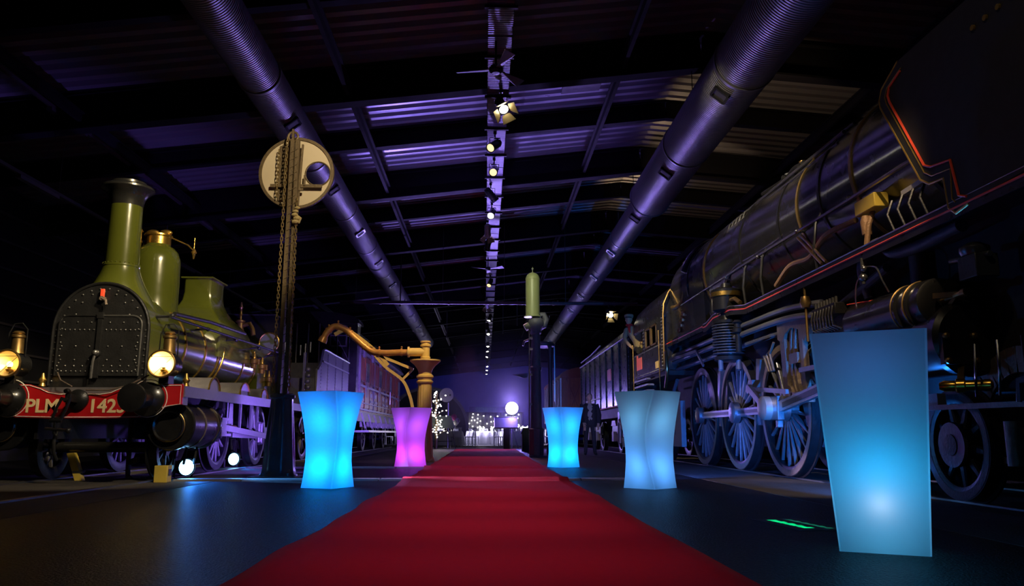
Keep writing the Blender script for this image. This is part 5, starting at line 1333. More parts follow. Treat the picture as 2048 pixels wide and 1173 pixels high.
B().cyl((4.02, 9.55, 2.5), (4.02, 9.55, 1.75), .018, 8).lathe([(.05, 2.18), (.07, 2.25), (.05, 2.32)], (4.02, 9.55, 0), 'z', 12).build('lubricator_rod', M['oldbrass'], g)
s = B().tube(smooth([(4.02, 8.0, 2.33), (4.0, 8.15, 2.2), (4.03, 8.25, 1.98), (4.06, 8.28, 1.9)], 4), .009, 6).tube(smooth([(4.02, 7.95, 2.36), (4.0, 7.7, 2.3), (4.0, 7.6, 2.15), (4.05, 7.58, 2.02)], 4), .009, 6)
s.cyl((4.0, 7.98, 2.46), (4.0, 7.98, 2.18), .02, 8).ball((4.0, 7.98, 2.25), .045).ball((4.0, 7.95, 2.34), .035)
s.build('brake_valve', M['steeldark'], g)
B().box(4.1, 4.3, 6.25, 6.5, 1.92, 2.12).lathe([(.10, 2.12), (.12, 2.16), (.12, 2.2), (.05, 2.24)], (4.2, 6.4, 0), 'z', 16).cyl((4.2, 6.2, 2.1), (4.2, 6.75, 2.15), .03, 8).build('oil_pump', M['iron'], g, bevel=.008)
# cab
roofp = [(3.91, 3.20), (3.93, 3.45), (4.05, 3.72), (4.30, 3.98), (4.65, 4.17), (5.10, 4.24)]
roofo = roofp + [(2 * XE - x, z) for x, z in roofp[::-1][1:]]
roofi = [(XE + (x - XE) * .965, z - .035) for x, z in roofo]
B().prism(roofo + roofi[::-1], 'y', 16.9, 20.45).build('cab_roof', M['black'], g, sharp=25)
B().prism([(3.93, 2.0)] + [(x + .02, z - .02) for x, z in roofp] + [(2 * XE - x - .02, z - .02) for x, z in roofp[::-1][1:]] + [(2 * XE - 3.93, 2.0)], 'y', 16.93, 16.97).build('cab_front', M['black'], g)
for sx in (-1, 1):
    xs_ = XE + sx * 1.19
    s = B().box(xs_ - .015, xs_ + .015, 16.9, 20.4, 1.98, 2.62)
    s.box(xs_ - .015, xs_ + .015, 16.9, 17.55, 2.62, 3.22).box(xs_ - .015, xs_ + .015, 18.9, 19.15, 2.62, 3.22).box(xs_ - .015, xs_ + .015, 17.55, 18.9, 3.1, 3.22)
    cs = s.build('cab_side', M['black'], g)
    rv = [(xs_ + sx * .016, 16.95 + .09 * q, 2.02 + .075 * k) for k in range(16) for q in (0, 1)] + [(xs_ + sx * .016, 17.2 + .11 * k, 2.58) for k in range(28)] + [(xs_ + sx * .016, 17.2 + .11 * k, 2.04) for k in range(28)] + [(xs_ + sx * .016, 18.95 + .12 * q, 2.66 + .08 * k) for k in range(7) for q in (0, 1)]
    rv2 = [(XE + sx * (XE - x) * 1.003, 16.93, z) for x, z in [(3.905 + .0 * k, 3.24 + .06 * k) for k in range(4)]]
    tag(B().rivets(rv + rv2, .014, 'x-' if sx < 0 else 'x+').build('rivets', M['steel'], cs), kind='stuff')
    B().tube([(XE + sx * (XE - x), 16.895, z) for x, z in [(3.90, 2.0)] + roofp], .022, 8).build('front_edge_bead', M['oldbrass'], cs)
    wf = B()
    for y0, y1 in ((17.6, 18.2), (18.25, 18.85)):
        wf.box(xs_ - .02, xs_ + .02, y0, y0 + .04, 2.64, 3.12).box(xs_ - .02, xs_ + .02, y1 - .04, y1, 2.64, 3.12).box(xs_ - .02, xs_ + .02, y0, y1, 3.08, 3.12).box(xs_ - .02, xs_ + .02, y0, y1, 2.64, 2.68)
    wf.build('window_frame', M['oldbrass'], cs)
    B().box(xs_ - .004, xs_ + .004, 17.64, 18.81, 2.68, 3.08).build('window_pane', M['thinglass'], cs)
    pl = B().box(xs_ + sx * .016 - .006, xs_ + sx * .016 + .006, 19.3, 19.95, 2.20, 2.50).build('number_plate', M['orange'], cs)
    B().box(xs_ + sx * .016 - .006, xs_ + sx * .016 + .006, 19.75, 19.95, 2.50, 2.58).build('plate_tab', M['orange'], pl)
    B().box(xs_ + sx * .016 - .006, xs_ + sx * .016 + .006, 17.4, 17.75, 2.08, 2.24).build('small_plate', M['yellowbox'], cs)
    for k in range(3):
        B().box(xs_ - .05, xs_ + .12, 18.6, 20.2, 1.62 + .14 * k, 1.66 + .14 * k).build('cab_step', M['tin'], g)
    for y in (17.2, 20.25):
        B().cyl((xs_ + sx * .05, y, 1.5), (xs_ + sx * .05, y, 2.9), .016, 8).build('grab_rail', M['oldbrass'], cs)
    B().tube(smooth([(xs_ + sx * .02, 16.7, 2.35), (xs_ + sx * .06, 16.5, 2.3), (xs_ + sx * .06, 16.45, 1.9), (xs_ + sx * .02, 16.8, 1.6)], 5), .035, 10).build('injector_pipe', M['oldbrass'], g)
B().box(XE - 1.15, XE + 1.15, 16.9, 20.4, 1.88, 1.98).build('cab_floor', M['blackmatt'], g)
fpipe = B().tube(smooth([(4.1, 16.8, 3.35), (4.08, 16.4, 3.30), (4.1, 16.0, 3.32), (4.12, 15.8, 3.5), (4.2, 15.7, 3.75)], 5), .045, 10).build('firebox_pipe', M['oldbrass'], g)
for k in range(4):
    B().lathe([(.05, 0), (.06, .05), (.04, .10)], (4.1, 16.2 - .12 * k, 2.72 + .1 * k), 'z', 12).cyl((4.25, 16.2 - .12 * k, 2.76 + .1 * k), (4.05, 16.2 - .12 * k, 2.76 + .1 * k), .025, 8).build('gauge_cock', M['oldbrass'], g)
s = B()
for k in range(16):
    a = PI * (.10 + .62 * k / 16); b = PI * (.10 + .62 * (k + 1) / 16)
    s.tube([(XE - 1.07 * math.cos(a), 15.75, ZB + 1.07 * math.sin(a)), (XE - 1.07 * math.cos(b), 15.75, ZB + 1.07 * math.sin(b))], .05, 8)
s.build('steam_main', M['steeldark'], g)
# trailing wheel
for sx in (-1, 1):
    wheel(g, (XE + sx * .80, 18.3, .62), .58, 12, .14, outer=sx, wid=.14, sp_w=.06)
    B().box(XE + sx * .95 - .06, XE + sx * .95 + .06, 17.4, 19.2, .58, .72).build('trailing_frame', M['blacksteel'], g)
    B().tube([(XE + sx * 1.0, 16.6, 1.75), (XE + sx * 1.02, 16.9, 1.5), (XE + sx * 1.0, 17.0, 1.0), (XE + sx * 1.0, 16.8, .6)], .04, 8).build('injector_pipe', M['bluegrey'], g)
    B().box(XE + sx * .98 - .05, XE + sx * .98 + .05, 16.3, 17.0, .35, 1.3).build('ash_pan', M['tin'], g)
B().cyl((XE - .8, 18.3, .62), (XE + .8, 18.3, .62), .08, 12).build('axle', M['blacksteel'], g)

# ------------------------------------------------------------------ black tender
g = thing('black_tender', 'long riveted black tender with vertical ribs and an orange plate behind the black engine', 'tender', (XE, 21.0, 0))
xs_ = 3.92
B().box(xs_, 2 * XE - xs_, 21.2, 32.0, 1.40, 3.25).build('tank', M['black'], g)
tp = [(xs_, 3.25), (xs_, 3.42), (4.15, 3.62), (2 * XE - 4.15, 3.62), (2 * XE - xs_, 3.42), (2 * XE - xs_, 3.25)]
B().prism(tp, 'y', 21.2, 30.5).build('bunker_top', M['black'], g)
for sx, X_ in ((-1, xs_), (1, 2 * XE - xs_)):
    for k in range(9):
        y = 21.35 + 1.3 * k
        B().bar((X_ + sx * .02, y, 1.42), (X_ + sx * .02, y, 3.30), .07, .04, up=(1, 0, 0)).build('side_rib', M['black'], g)
    rv = [(X_ + sx * .004, 21.35 + 1.3 * k + q * .14, 1.5 + .12 * j) for k in range(9) for q in (-1, 1) for j in range(15)]
    tag(B().rivets(rv, .018, 'x-' if sx < 0 else 'x+').build('rivets', M['steel'], g), kind='stuff')
    B().tube([(X_ + sx * .02, 21.2, 3.28), (X_ + sx * .02, 32.0, 3.28)], .03, 8).build('top_bead', M['tin'], g)
    B().tube([(X_ + sx * .02, 21.2, 1.42), (X_ + sx * .02, 32.0, 1.42)], .025, 8).build('bottom_bead', M['redline'], g)
    p_ = B().box(X_ + sx * .012 - .008, X_ + sx * .012 + .008, 24.2, 24.9, 2.25, 2.62).build('number_plate', M['orange'], g)
    B().box(X_ + sx * .012 - .008, X_ + sx * .012 + .008, 22.75, 23.2, 1.52, 1.80).build('notice_plate', M['white'], g)
    B().tube([(X_ + sx * .10, 25.8, 3.5), (X_ + sx * .05, 28.4, 3.45), (X_ + sx * .1, 31, 3.4)], .025, 8).build('handrail', M['tin'], g)
    B().tube([(X_ + sx * .08, 26.2, 1.8), (X_ + sx * .08, 29.8, 1.8)], .02, 8).build('side_rail', M['steel'], g)
    for y in (22.6, 24.6, 28.4, 30.4):
        wheel(g, (XE + sx * .80, y, .52), .50, 10, .13, outer=sx, wid=.14, sp_w=.06)
    for y0 in (22.0, 27.8):
        B().box(XE + sx * .98 - .05, XE + sx * .98 + .05, y0, y0 + 3.2, .62, .86).build('bogie_frame', M['blacksteel'], g)
        for q in (.6, 2.6):
            B().box(XE + sx * 1.05 - .07, XE + sx * 1.05 + .07, y0 + q - .16, y0 + q + .16, .38, .68).build('axle_box', M['oldsteel'], g)
            B().prism([(y0 + q - .45, .86), (y0 + q + .45, .86), (y0 + q + .3, 1.02), (y0 + q - .3, 1.02)], 'x', XE + sx * 1.05 - .04, XE + sx * 1.05 + .04).build('leaf_spring', M['oldsteel'], g)
for y in (22.6, 24.6, 28.4, 30.4):
    B().cyl((XE - .8, y, .52), (XE + .8, y, .52), .07, 10).build('axle', M['blacksteel'], g)
B().box(XE - 1.1, XE + 1.1, 21.0, 32.1, 1.10, 1.40).build('underframe', M['blackmatt'], g)
B().tube(smooth([(3.98, 21.9, 1.25), (3.95, 22.2, 1.0), (3.95, 22.6, .92), (3.98, 23.2, 1.0)], 5), .06, 10).build('water_hose', M['rope2'], g)
B().tube(smooth([(4.0, 21.4, 1.0), (3.95, 21.9, .78), (3.95, 22.4, .75), (3.98, 22.9, .86)], 5), .05, 10).build('water_hose', M['rope2'], g)
B().box(3.95, 4.05, 23.1, 23.4, .95, 1.25).build('valve_box', M['tin'], g)
B().cyl((3.98, 23.2, .95), (3.98, 23.2, .35), .08, 12).build('valve_pipe', M['tin'], g)
B().lathe([(.09, 0), (.12, .25), (.05, .3)], (3.98, 22.3, .25), 'z', 14).build('filter_bowl', M['rope2'], g)
rng = random.Random(3)
cb = B()
for k in range(60):
    cb.ball((XE + rng.uniform(-.75, .75), rng.uniform(21.6, 30), 3.62 + rng.uniform(0, .10)), rng.uniform(.10, .18), (1, 1.2, .7), 7, 5)
tag(cb.build('coal', M['blackmatt'], g), kind='stuff')

# ------------------------------------------------------------------ wagon behind the tender
g = thing('plank_wagon', 'goods wagon with orange brown plank end and arched roof behind the tender', 'wagon', (XE, 38, 0))
wy0, wy1, wx = 38.0, 48.5, 3.72
B().box(wx, 2 * XE - wx, wy0, wy1, 1.25, 3.30).build('body', M['blacksteel'], g)
for k in range(14):
    x = wx + k * (2 * XE - 2 * wx) / 14
    B().box(x + .006, x + (2 * XE - 2 * wx) / 14 - .006, wy0 - .03, wy0, 1.28, 3.3 + .35 * math.sin(PI * (k + .5) / 14)).build('end_plank', M['wagonwood'], g)
for (xa, za, xb, zb) in ((wx + .2, 1.3, wx + 1.0, 3.3), (wx + 1.0, 1.3, wx + .2, 3.3)):
    B().bar((xa, wy0 - .05, za), (xb, wy0 - .05, zb), .05, .07, up=(0, 1, 0)).build('end_brace', M['wood'], g)
for x in (wx + .02, wx + .32, wx + 1.1):
    B().bar((x, wy0 - .06, 1.2), (x, wy0 - .06, 3.35), .09, .08, up=(0, 1, 0)).build('end_post', M['wagonwood'], g)
pr = [(wx - .08, 3.28), (wx - .08, 3.34)] + [(XE - (XE - wx + .1) * math.cos(a), 3.34 + .50 * math.sin(a)) for a in [PI * k / 14 for k in range(1, 14)]] + [(2 * XE - wx + .08, 3.34), (2 * XE - wx + .08, 3.28)]
B().prism(pr, 'y', wy0 - .12, wy1 + .1).build('roof', M['wood'], g)
for k in range(8):
    y = wy0 + .1 + k * 1.45
    B().bar((wx - .04, y, 1.2), (wx - .04, y, 3.3), .10, .08, up=(1, 0, 0)).build('side_post', M['steel'], g)
B().box(wx - .06, wx, wy0, wy1, 1.22, 1.32).build('side_sill', M['tin'], g)
B().box(XE - 1.1, XE + 1.1, wy0, wy1, 1.0, 1.25).build('underframe', M['blackmatt'], g)
for y in (39.6, 46.6):
    for sx in (-1, 1): wheel(g, (XE + sx * .80, y, .50), .48, 8, .12, outer=sx, sp_w=.07)
    B().cyl((XE - .8, y, .50), (XE + .8, y, .50), .07, 10).build('axle', M['blacksteel'], g)
B().cyl((wx + .5, wy0 - .05, 1.1), (wx + .5, wy0 - .55, 1.1), .08, 14).lathe([(.22, -.55), (.22, -.6), (0, -.61)], (wx + .5, wy0, 1.1), 'y', 20).build('buffer', M['blacksteel'], g)

# ------------------------------------------------------------------ people
def body(name, parent, joints, edges, head, mats, regions, face=(0, -1, 0)):
    """one continuous skinned surface; joints {name: (pos, radius)}; head = (centre, radius)"""
    me = bpy.data.meshes.new(name)
    keys = list(joints)
    me.from_pydata([joints[k][0] for k in keys], [(keys.index(a), keys.index(b)) for a, b in edges], [])
    ob = bpy.data.objects.new(name, me); COL.objects.link(ob)
    sk = ob.modifiers.new('skin', 'SKIN')
    if not me.skin_vertices: me.skin_vertices.new() if hasattr(me.skin_vertices, 'new') else None
    for i, k in enumerate(keys):
        r = joints[k][1]
        me.skin_vertices[0].data[i].radius = (r, r) if not isinstance(r, tuple) else r
    me.skin_vertices[0].data[0].use_root = True
    sd_ = ob.modifiers.new('sub', 'SUBSURF'); sd_.levels = 2; sd_.render_levels = 2
    dg = bpy.context.evaluated_depsgraph_get()
    m2 = bpy.data.meshes.new_from_object(ob.evaluated_get(dg))
    bpy.data.objects.remove(ob)
    bm = bmesh.new(); bm.from_mesh(m2)
    # head with brow, nose, chin, ears pushed out of a ball
    c, R = Vector(head[0]), head[1]; fc = Vector(face).normalized(); rt = fc.cross(Vector((0, 0, 1))).normalized()
    tmp = bpy.data.meshes.new('tmp')
    hb = B().ball((0, 0, 0), 1, n=28, m=20)
    vs = []
    for v in hb.v:
        v = Vector(v); f_, s_, u = -v.y, v.x, v.z
        wx = .76 * (1 - .16 * max(0, -u)); wy = .90; h = 1.12
        p = Vector((s_ * wx, f_ * wy, u * h))
        if f_ > 0:
            nose = math.exp(-((s_ / .13) ** 2 + ((u + .12) / .2) ** 2)); p.y += .20 * nose
            for e in (-.30, .30): p.y -= .10 * math.exp(-(((s_ - e) / .14) ** 2 + ((u - .08) / .1) ** 2))
            p.y += .07 * math.exp(-((s_ / .25) ** 2 + ((u + .48) / .08) ** 2)) + .10 * math.exp(-((s_ / .3) ** 2 + ((u + .78) / .18) ** 2)) + .05 * math.exp(-((s_ / .5) ** 2 + ((u - .28) / .1) ** 2))
        ear = math.exp(-(((f_ + .05) / .16) ** 2 + ((u + .02) / .2) ** 2)) * (1 if abs(s_) > .7 else 0)
        p.x += .14 * ear * (1 if s_ > 0 else -1)
        vs.append(c + (rt * p.x + fc * p.y + Vector((0, 0, 1)) * p.z) * R)
    tmp.from_pydata(vs, [], hb.f)
    bm.from_mesh(tmp); bpy.data.meshes.remove(tmp)
    bmesh.ops.recalc_face_normals(bm, faces=bm.faces)
    bm.to_mesh(m2); bm.free()
    m2.materials.clear()
    for m in mats: m2.materials.append(m)
    for p in m2.polygons:
        p.use_smooth = True
        p.material_index = regions(p.center)
    off = ORG[parent]
    m2.transform(Matrix.Translation(-off))
    o = bpy.data.objects.new(name, m2); COL.objects.link(o); o.parent = parent; ORG[o] = off
    return o
def hand(j, e, wrist, name, down, thumb):
    """palm and five fingers as short bent chains rooted in the palm"""
    w_ = Vector(wrist); d = Vector(down).normalized(); t = Vector(thumb).normalized(); n = d.cross(t)
    palm = w_ + d * .075
    j[name + 'p'] = (palm, (.036, .020)); e.append((name, name + 'p'))
    for k, (o, l) in enumerate(((-.030, .060), (-.010, .072), (.011, .068), (.030, .055))):
        a = palm + d * .035 + t * -o; b = a + d * l * .55 + n * .008; c_ = b + d * l * .40 + n * .03
        for q, (p, r) in enumerate(((a, .0095), (b, .009), (c_, .008))):
            j['%s%d%d' % (name, k, q)] = (p, r)
        e += [(name + 'p', '%s%d0' % (name, k)), ('%s%d0' % (name, k), '%s%d1' % (name, k)), ('%s%d1' % (name, k), '%s%d2' % (name, k))]
    a = w_ + d * .04 + t * .035; b = a + (d + t * .7).normalized() * .035; c_ = b + d * .028
    for q, (p, r) in enumerate(((a, .011), (b, .0105), (c_, .009))): j['%st%d' % (name, q)] = (p, r)
    e += [(name, name + 't0'), (name + 't0', name + 't1'), (name + 't1', name + 't2')]
px, py = 3.02, 22.75
g = thing('person', 'standing person in dark open jacket and grey shirt beside the tender', 'person', (px, py, 0))
J = {'pelvis': ((px, py, .96), (.15, .11)), 'waist': ((px, py, 1.10), (.145, .10)), 'chest': ((px, py, 1.30), (.165, .11)), 'neckb': ((px, py, 1.46), (.075, .07)), 'neck': ((px, py - .01, 1.52), .055), 'skull': ((px, py - .015, 1.60), .06)}
E_ = [('pelvis', 'waist'), ('waist', 'chest'), ('chest', 'neckb'), ('neckb', 'neck'), ('neck', 'skull')]
for sx, nm in ((-1, 'l'), (1, 'r')):
    J[nm + 'sh'] = ((px + sx * .185, py, 1.42), .068); E_.append(('chest', nm + 'sh'))
    if sx < 0:
        J[nm + 'el'] = ((px - .25, py + .03, 1.14), .052); J[nm + 'wr'] = ((px - .20, py - .13, .95), .036); dn, th = (.25, -.25, -.9), (.9, -.3, .2)
    else:
        J[nm + 'el'] = ((px + .27, py + .02, 1.14), .052); J[nm + 'wr'] = ((px + .24, py - .08, .89), .036); dn, th = (-.05, -.2, -1), (-.9, -.3, 0)
    E_ += [(nm + 'sh', nm + 'el'), (nm + 'el', nm + 'wr')]
    hand(J, E_, J[nm + 'wr'][0], nm + 'wr', dn, th)
    J[nm + 'hip'] = ((px + sx * .09, py, .88), .095); J[nm + 'kn'] = ((px + sx * .115, py - .02, .49), .066); J[nm + 'an'] = ((px + sx * .13, py + .01, .10), .052)
    J[nm + 'heel'] = ((px + sx * .13, py + .04, .045), .040); J[nm + 'toe'] = ((px + sx * .16, py - .17, .035), .034)
    E_ += [('pelvis', nm + 'hip'), (nm + 'hip', nm + 'kn'), (nm + 'kn', nm + 'an'), (nm + 'an', nm + 'heel'), (nm + 'an', nm + 'toe')]
def reg(c):
    if c.z > 1.49 or (abs(c.x - px) > .12 and c.z < .93 and c.z > .70): return 0
    if c.z > 1.0: return 1 if (abs(c.x - px) < .06 and c.y < py) else 2
    if c.z < .09: return 3
    return 2
body('body', g, J, E_, ((px, py - .02, 1.655), .105), [M['skin'], M['shirt'], M['jacket'], M['blackmatt']], reg)
# jacket, open at the front
lo = []
for z, rx, ry in ((.80, .225, .165), (.95, .215, .16), (1.10, .205, .15), (1.28, .225, .16), (1.40, .215, .14), (1.47, .13, .10)):
    lo.append([(px + rx * math.sin(a), py - ry * math.cos(a), z) for a in [.38 + (2 * PI - .76) * k / 24 for k in range(25)]])
n = 25
vs = [p for l in lo for p in l]
jk = B().add(vs, [(i * n + k, i * n + k + 1, (i + 1) * n + k + 1, (i + 1) * n + k) for i in range(len(lo) - 1) for k in range(n - 1)])
for sx, J1, J2 in ((-1, 'lsh', 'lel'), (1, 'rsh', 'rel')):
    a, b, c_ = [Vector(J[q][0]) for q in (J1, J2, ('l' if sx < 0 else 'r') + 'wr')]
    jk.tube([a + (a - b) * .08, a + (b - a) * .5, b, b + (c_ - b) * .5, b + (c_ - b) * .92], [.088, .078, .068, .060, .054], 14)
jo = jk.build('jacket', M['jacket'], g, sharp=80)
md = jo.modifiers.new('thick', 'SOLIDIFY'); md.thickness = .012; md.offset = 1
hs = B()
hs.lathe([(.086, .0), (.088, .035), (.075, .075), (.045, .10), (0, .11)], (px, py - .01, 1.665), 'z', 20)
hs.build('hair', M['hair'], g, sharp=80)

# driver leaning out of the cab
dx, dy = 3.86, 20.72
g = thing('person', 'engine driver in cap and red scarf leaning out of the cab', 'person', (dx, dy, 2.0))
z0 = 2.0
J = {'pelvis': ((dx + .30, dy, 2.90), (.15, .12)), 'waist': ((dx + .22, dy, 3.05), (.14, .11)), 'chest': ((dx + .10, dy - .02, 3.28), (.17, .12)), 'neckb': ((dx + .02, dy - .04, 3.45), .075), 'neck': ((dx, dy - .06, 3.51), .055), 'skull': ((dx - .01, dy - .08, 3.58), .06)}
E_ = [('pelvis', 'waist'), ('waist', 'chest'), ('chest', 'neckb'), ('neckb', 'neck'), ('neck', 'skull')]
for sx, nm in ((-1, 'l'), (1, 'r')):
    J[nm + 'sh'] = ((dx + .08 + sx * .17, dy - .02, 3.40), .072); E_.append(('chest', nm + 'sh'))
    if sx < 0:
        J[nm + 'el'] = ((dx - .14, dy - .06, 3.10), .056); J[nm + 'wr'] = ((dx - .02, dy - .22, 2.90), .038); dn, th = (.4, -.5, -.5), (.3, -.5, .7)
    else:
        J[nm + 'el'] = ((dx + .36, dy - .10, 3.12), .056); J[nm + 'wr'] = ((dx + .26, dy - .30, 2.98), .038); dn, th = (-.3, -.8, -.2), (-.4, -.3, .8)
    E_ += [(nm + 'sh', nm + 'el'), (nm + 'el', nm + 'wr')]
    hand(J, E_, J[nm + 'wr'][0], nm + 'wr', dn, th)
    J[nm + 'hip'] = ((dx + .30 + sx * .09, dy, 2.82), .095); J[nm + 'kn'] = ((dx + .34 + sx * .10, dy, 2.44), .066); J[nm + 'an'] = ((dx + .36 + sx * .11, dy + .02, 2.10), .05)
    J[nm + 'toe'] = ((dx + .36 + sx * .11, dy - .16, 2.035), .034)
    E_ += [('pelvis', nm + 'hip'), (nm + 'hip', nm + 'kn'), (nm + 'kn', nm + 'an'), (nm + 'an', nm + 'toe')]
def reg2(c):
    if c.z > 3.47: return 0
    if abs(c.x - dx - .1) > .05 and c.y < dy - .17 and c.z > 2.7: return 0
    return 1 if c.z > 2.9 else 2
body('body', g, J, E_, ((dx - .02, dy - .10, 3.625), .115), [M['skin2'], M['khaki'], M['jacket']], reg2, (-.45, -1, -.05))
B().lathe([(.105, -.01), (.115, .02), (.125, .06), (.115, .09), (.06, .11), (0, .115)], (dx - .01, dy - .08, 3.68), 'z', 22).build('cap', M['khaki'], g, sharp=70)
B().prism([(dx - .02 + .11 * math.cos(a), dy - .09 + .11 * math.sin(a)) for a in [-PI * .95 + PI * .65 * k / 10 for k in range(11)]] + [(dx - .10 + .10, dy - .26), (dx - .12, dy - .22)], 'z', 3.675, 3.69).build('cap_peak', M['blackmatt'], g)
B().ring((dx + .0, dy - .06, 3.49), 'z', .07, .035, 20, 8).tube([(dx - .02, dy - .14, 3.48), (dx - .03, dy - .17, 3.38), (dx - .01, dy - .17, 3.27)], [.04, .035, .02], 8).build('scarf', M['scarf'], g, sharp=80)
B().box(dx + .12, 2 * XE - dx - .12, 20.45, 21.2, 1.94, 2.0).build('fall_plate', M['blacksteel'], [o for o in bpy.data.objects if o.name == 'black_tender'][0])

# ------------------------------------------------------------------ projector, info desk
g = thing('stage_projector', 'brilliant white violet projector on a thin stand at the end of the carpet', 'projector', (1.12, 33.4, 0))
c = Vector((1.13, 33.4, 1.68))
B().tube([c + Vector((0, .35, .02)), c + Vector((0, .28, .02)), c + Vector((0, -.02, 0))], [.10, .20, .25], 20).build('housing', M['blackmatt'], g)
B().tube([c + Vector((0, -.025, 0)), c + Vector((0, -.05, 0))], .26, 28).build('lens', glow('projector_glare', (.85, .80, 1.0), 40), g)
B().cyl((1.13, 33.5, 1.48), (1.13, 33.5, .95), .025, 10).build('mast', M['blackmatt'], g)
for k in range(3):
    a = 2 * PI * k / 3 + .5
    B().bar((1.13, 33.5, .95), (1.13 + .32 * math.cos(a), 33.5 + .32 * math.sin(a), .0), .03, .03).build('tripod_leg', M['blackmatt'], g)
light('POINT', 'projector_glow', (1.13, 33.2, 1.68), 480, (.22, .13, 1.0), None, .1, parent=g)
light('SPOT', 'projector_beam', (1.13, 33.28, 1.68), 3800, (.36, .25, 1.0), (-.2, 15.5, 7.6), .2, 34, .8, parent=g)

g = thing('information_desk', 'dark T shaped information stand at the end of the red carpet', 'stand', (.90, 32.7, 0))
B().box(.76, 1.02, 32.62, 32.82, 0, .86).build('pedestal', M['darkblue'], g)
B().add([(.38, 32.4, .86), (1.34, 32.4, .86), (1.34, 32.95, 1.30), (.38, 32.95, 1.30), (.38, 32.45, .82), (1.34, 32.45, .82), (1.34, 33.0, 1.26), (.38, 33.0, 1.26)], [(0, 1, 2, 3), (7, 6, 5, 4), (0, 4, 5, 1), (1, 5, 6, 2), (2, 6, 7, 3), (3, 7, 4, 0)]).build('sloping_panel', M['darkblue'], g)
B().tube([(.38, 32.4, .86), (1.34, 32.4, .86), (1.34, 32.95, 1.30), (.38, 32.95, 1.30), (.38, 32.4, .86)], .014, 6).build('panel_edge', M['tin'], g)
tag(B().box(1.30, 1.54, 27.7, 28.2, 0, .62).prism([(1.25, .62), (1.58, .62), (1.54, .82), (1.34, .82)], 'y', 27.72, 28.18).build('loudspeaker', M['blackmatt'], org=(1.42, 28, 0)), 'black floor loudspeaker left of the grey tank column', 'loudspeaker')

# exit sign on the end wall
g = thing('exit_sign', 'dim green exit sign above the end wall door', 'sign', (.4, 79.8, 2.75))
B().box(-1.6, 2.6, 79.82, 79.9, 2.68, 3.3).build('sign_board', M['darkblue'], g)
lettering('SORTIE', .72, glow('sortie_green', (.05, .25, .2), .16), g, (-1.0, 79.81, 2.73), (PI / 2, 0, 0), name='lettering')

# star curtain behind the tables
g = thing('star_curtain', 'grey curtain dotted with round white fairy lights behind the banquet tables', 'curtain', (.7, 62, 0))
s = B()
N_ = 60
s.add([(-1.45 + 4.4 * k / N_, 62 + .05 * math.sin(k * 1.9), z) for z in (.02, 2.25) for k in range(N_ + 1)], [(k, k + 1, N_ + 2 + k, N_ + 1 + k) for k in range(N_)])
so = s.build('drape', M['drape'], g, sharp=80)
md = so.modifiers.new('thick', 'SOLIDIFY'); md.thickness = .01
B().cyl((-1.5, 62, 2.27), (3.0, 62, 2.27), .02, 8).cyl((-1.5, 62, 0), (-1.5, 62, 2.3), .02, 8).cyl((3.0, 62, 0), (3.0, 62, 2.3), .02, 8).build('frame', M['blacksteel'], g)
rng = random.Random(11)
bm_ = glow('fairy_bulb', (1.0, .95, .85), 14)
sm = None
pts = []
while len(pts) < 40:
    p = (rng.uniform(-1.35, 2.7), rng.uniform(.75, 2.15))
    if all((p[0] - q[0]) ** 2 + (p[1] - q[1]) ** 2 > .05 for q in pts): pts.append(p)
for x, z in pts:
    if sm is None:
        o = B().ball((0, 0, 0), .038, n=10, m=6).build('fairy_bulb', bm_, org=(0, 0, 0)); o.parent = g; o.location = Vector((x, 61.88, z)) - ORG[g]; sm = o.data
    else: piece(sm, 'fairy_bulb', g, (x, 61.88, z))

# ------------------------------------------------------------------ banquet tables, chairs, candles
def make_table():
    t = thing('banquet_table', 'round banquet table under a white cloth', 'table', (0, 0, 0), 'banquet tables in the background')
    lo = []
    for z, r, am in ((.02, .98, .05), (.35, .95, .04), (.68, .90, .02), (.74, .88, 0), (.755, .86, 0)):
        lo.append([((r + am * math.cos(12 * a)) * math.cos(a), (r + am * math.cos(12 * a)) * math.sin(a), z) for a in [2 * PI * k / 48 for k in range(48)]])
    B().loft(lo).build('tablecloth', M['cloth'], t, sharp=60)
    for k in range(3):
        B().cyl((.3 * math.cos(k * 2.1), .3 * math.sin(k * 2.1), 0), (.3 * math.cos(k * 2.1), .3 * math.sin(k * 2.1), .02), .03, 8).build('leg', M['blacksteel'], t)
    return t
def make_chair():
    t = thing('banquet_chair', 'white slatted banquet chair', 'chair', (0, 0, 0), 'banquet chairs in the background')
    B().box(-.21, .21, -.21, .21, .43, .47).build('seat', M['chair'], t)
    for sx in (-1, 1):
        B().bar((sx * .19, .19, 0), (sx * .19, .19, .45), .035, .035).build('leg', M['chair'], t)
        B().bar((sx * .19, -.19, 0), (sx * .19, -.19, .45), .035, .035).build('leg', M['chair'], t)
        B().bar((sx * .19, -.20, .45), (sx * .18, -.25, .92), .035, .03).build('back_post', M['chair'], t)
    B().bar((-.19, -.25, .90), (.19, -.25, .90), .03, .06).build('top_rail', M['chair'], t)
    for k in range(4):
        B().bar((-.12 + .08 * k, -.21, .5), (-.12 + .08 * k, -.245, .88), .02, .015).build('back_slat', M['chair'], t)
    return t
def make_candles():
    t = thing('table_candle', 'cluster of lit candles on banquet table', 'candle', (0, 0, 0), 'candles on the banquet tables')
    B().lathe([(.20, 0), (.22, .015), (0, .02)], (0, 0, 0), 'z', 16).build('tray', M['cloth'], t)
    for k in range(5):
        a = k * 1.26
        B().cyl((.12 * math.cos(a), .12 * math.sin(a), .02), (.12 * math.cos(a), .12 * math.sin(a), .12 + .05 * (k % 3)), .025, 8).build('candle', M['cloth'], t)
        B().ball((.12 * math.cos(a), .12 * math.sin(a), .17 + .05 * (k % 3)), .035, (.8, .8, 1.4), 8, 6).build('flame', M['candle'], t)
    return t
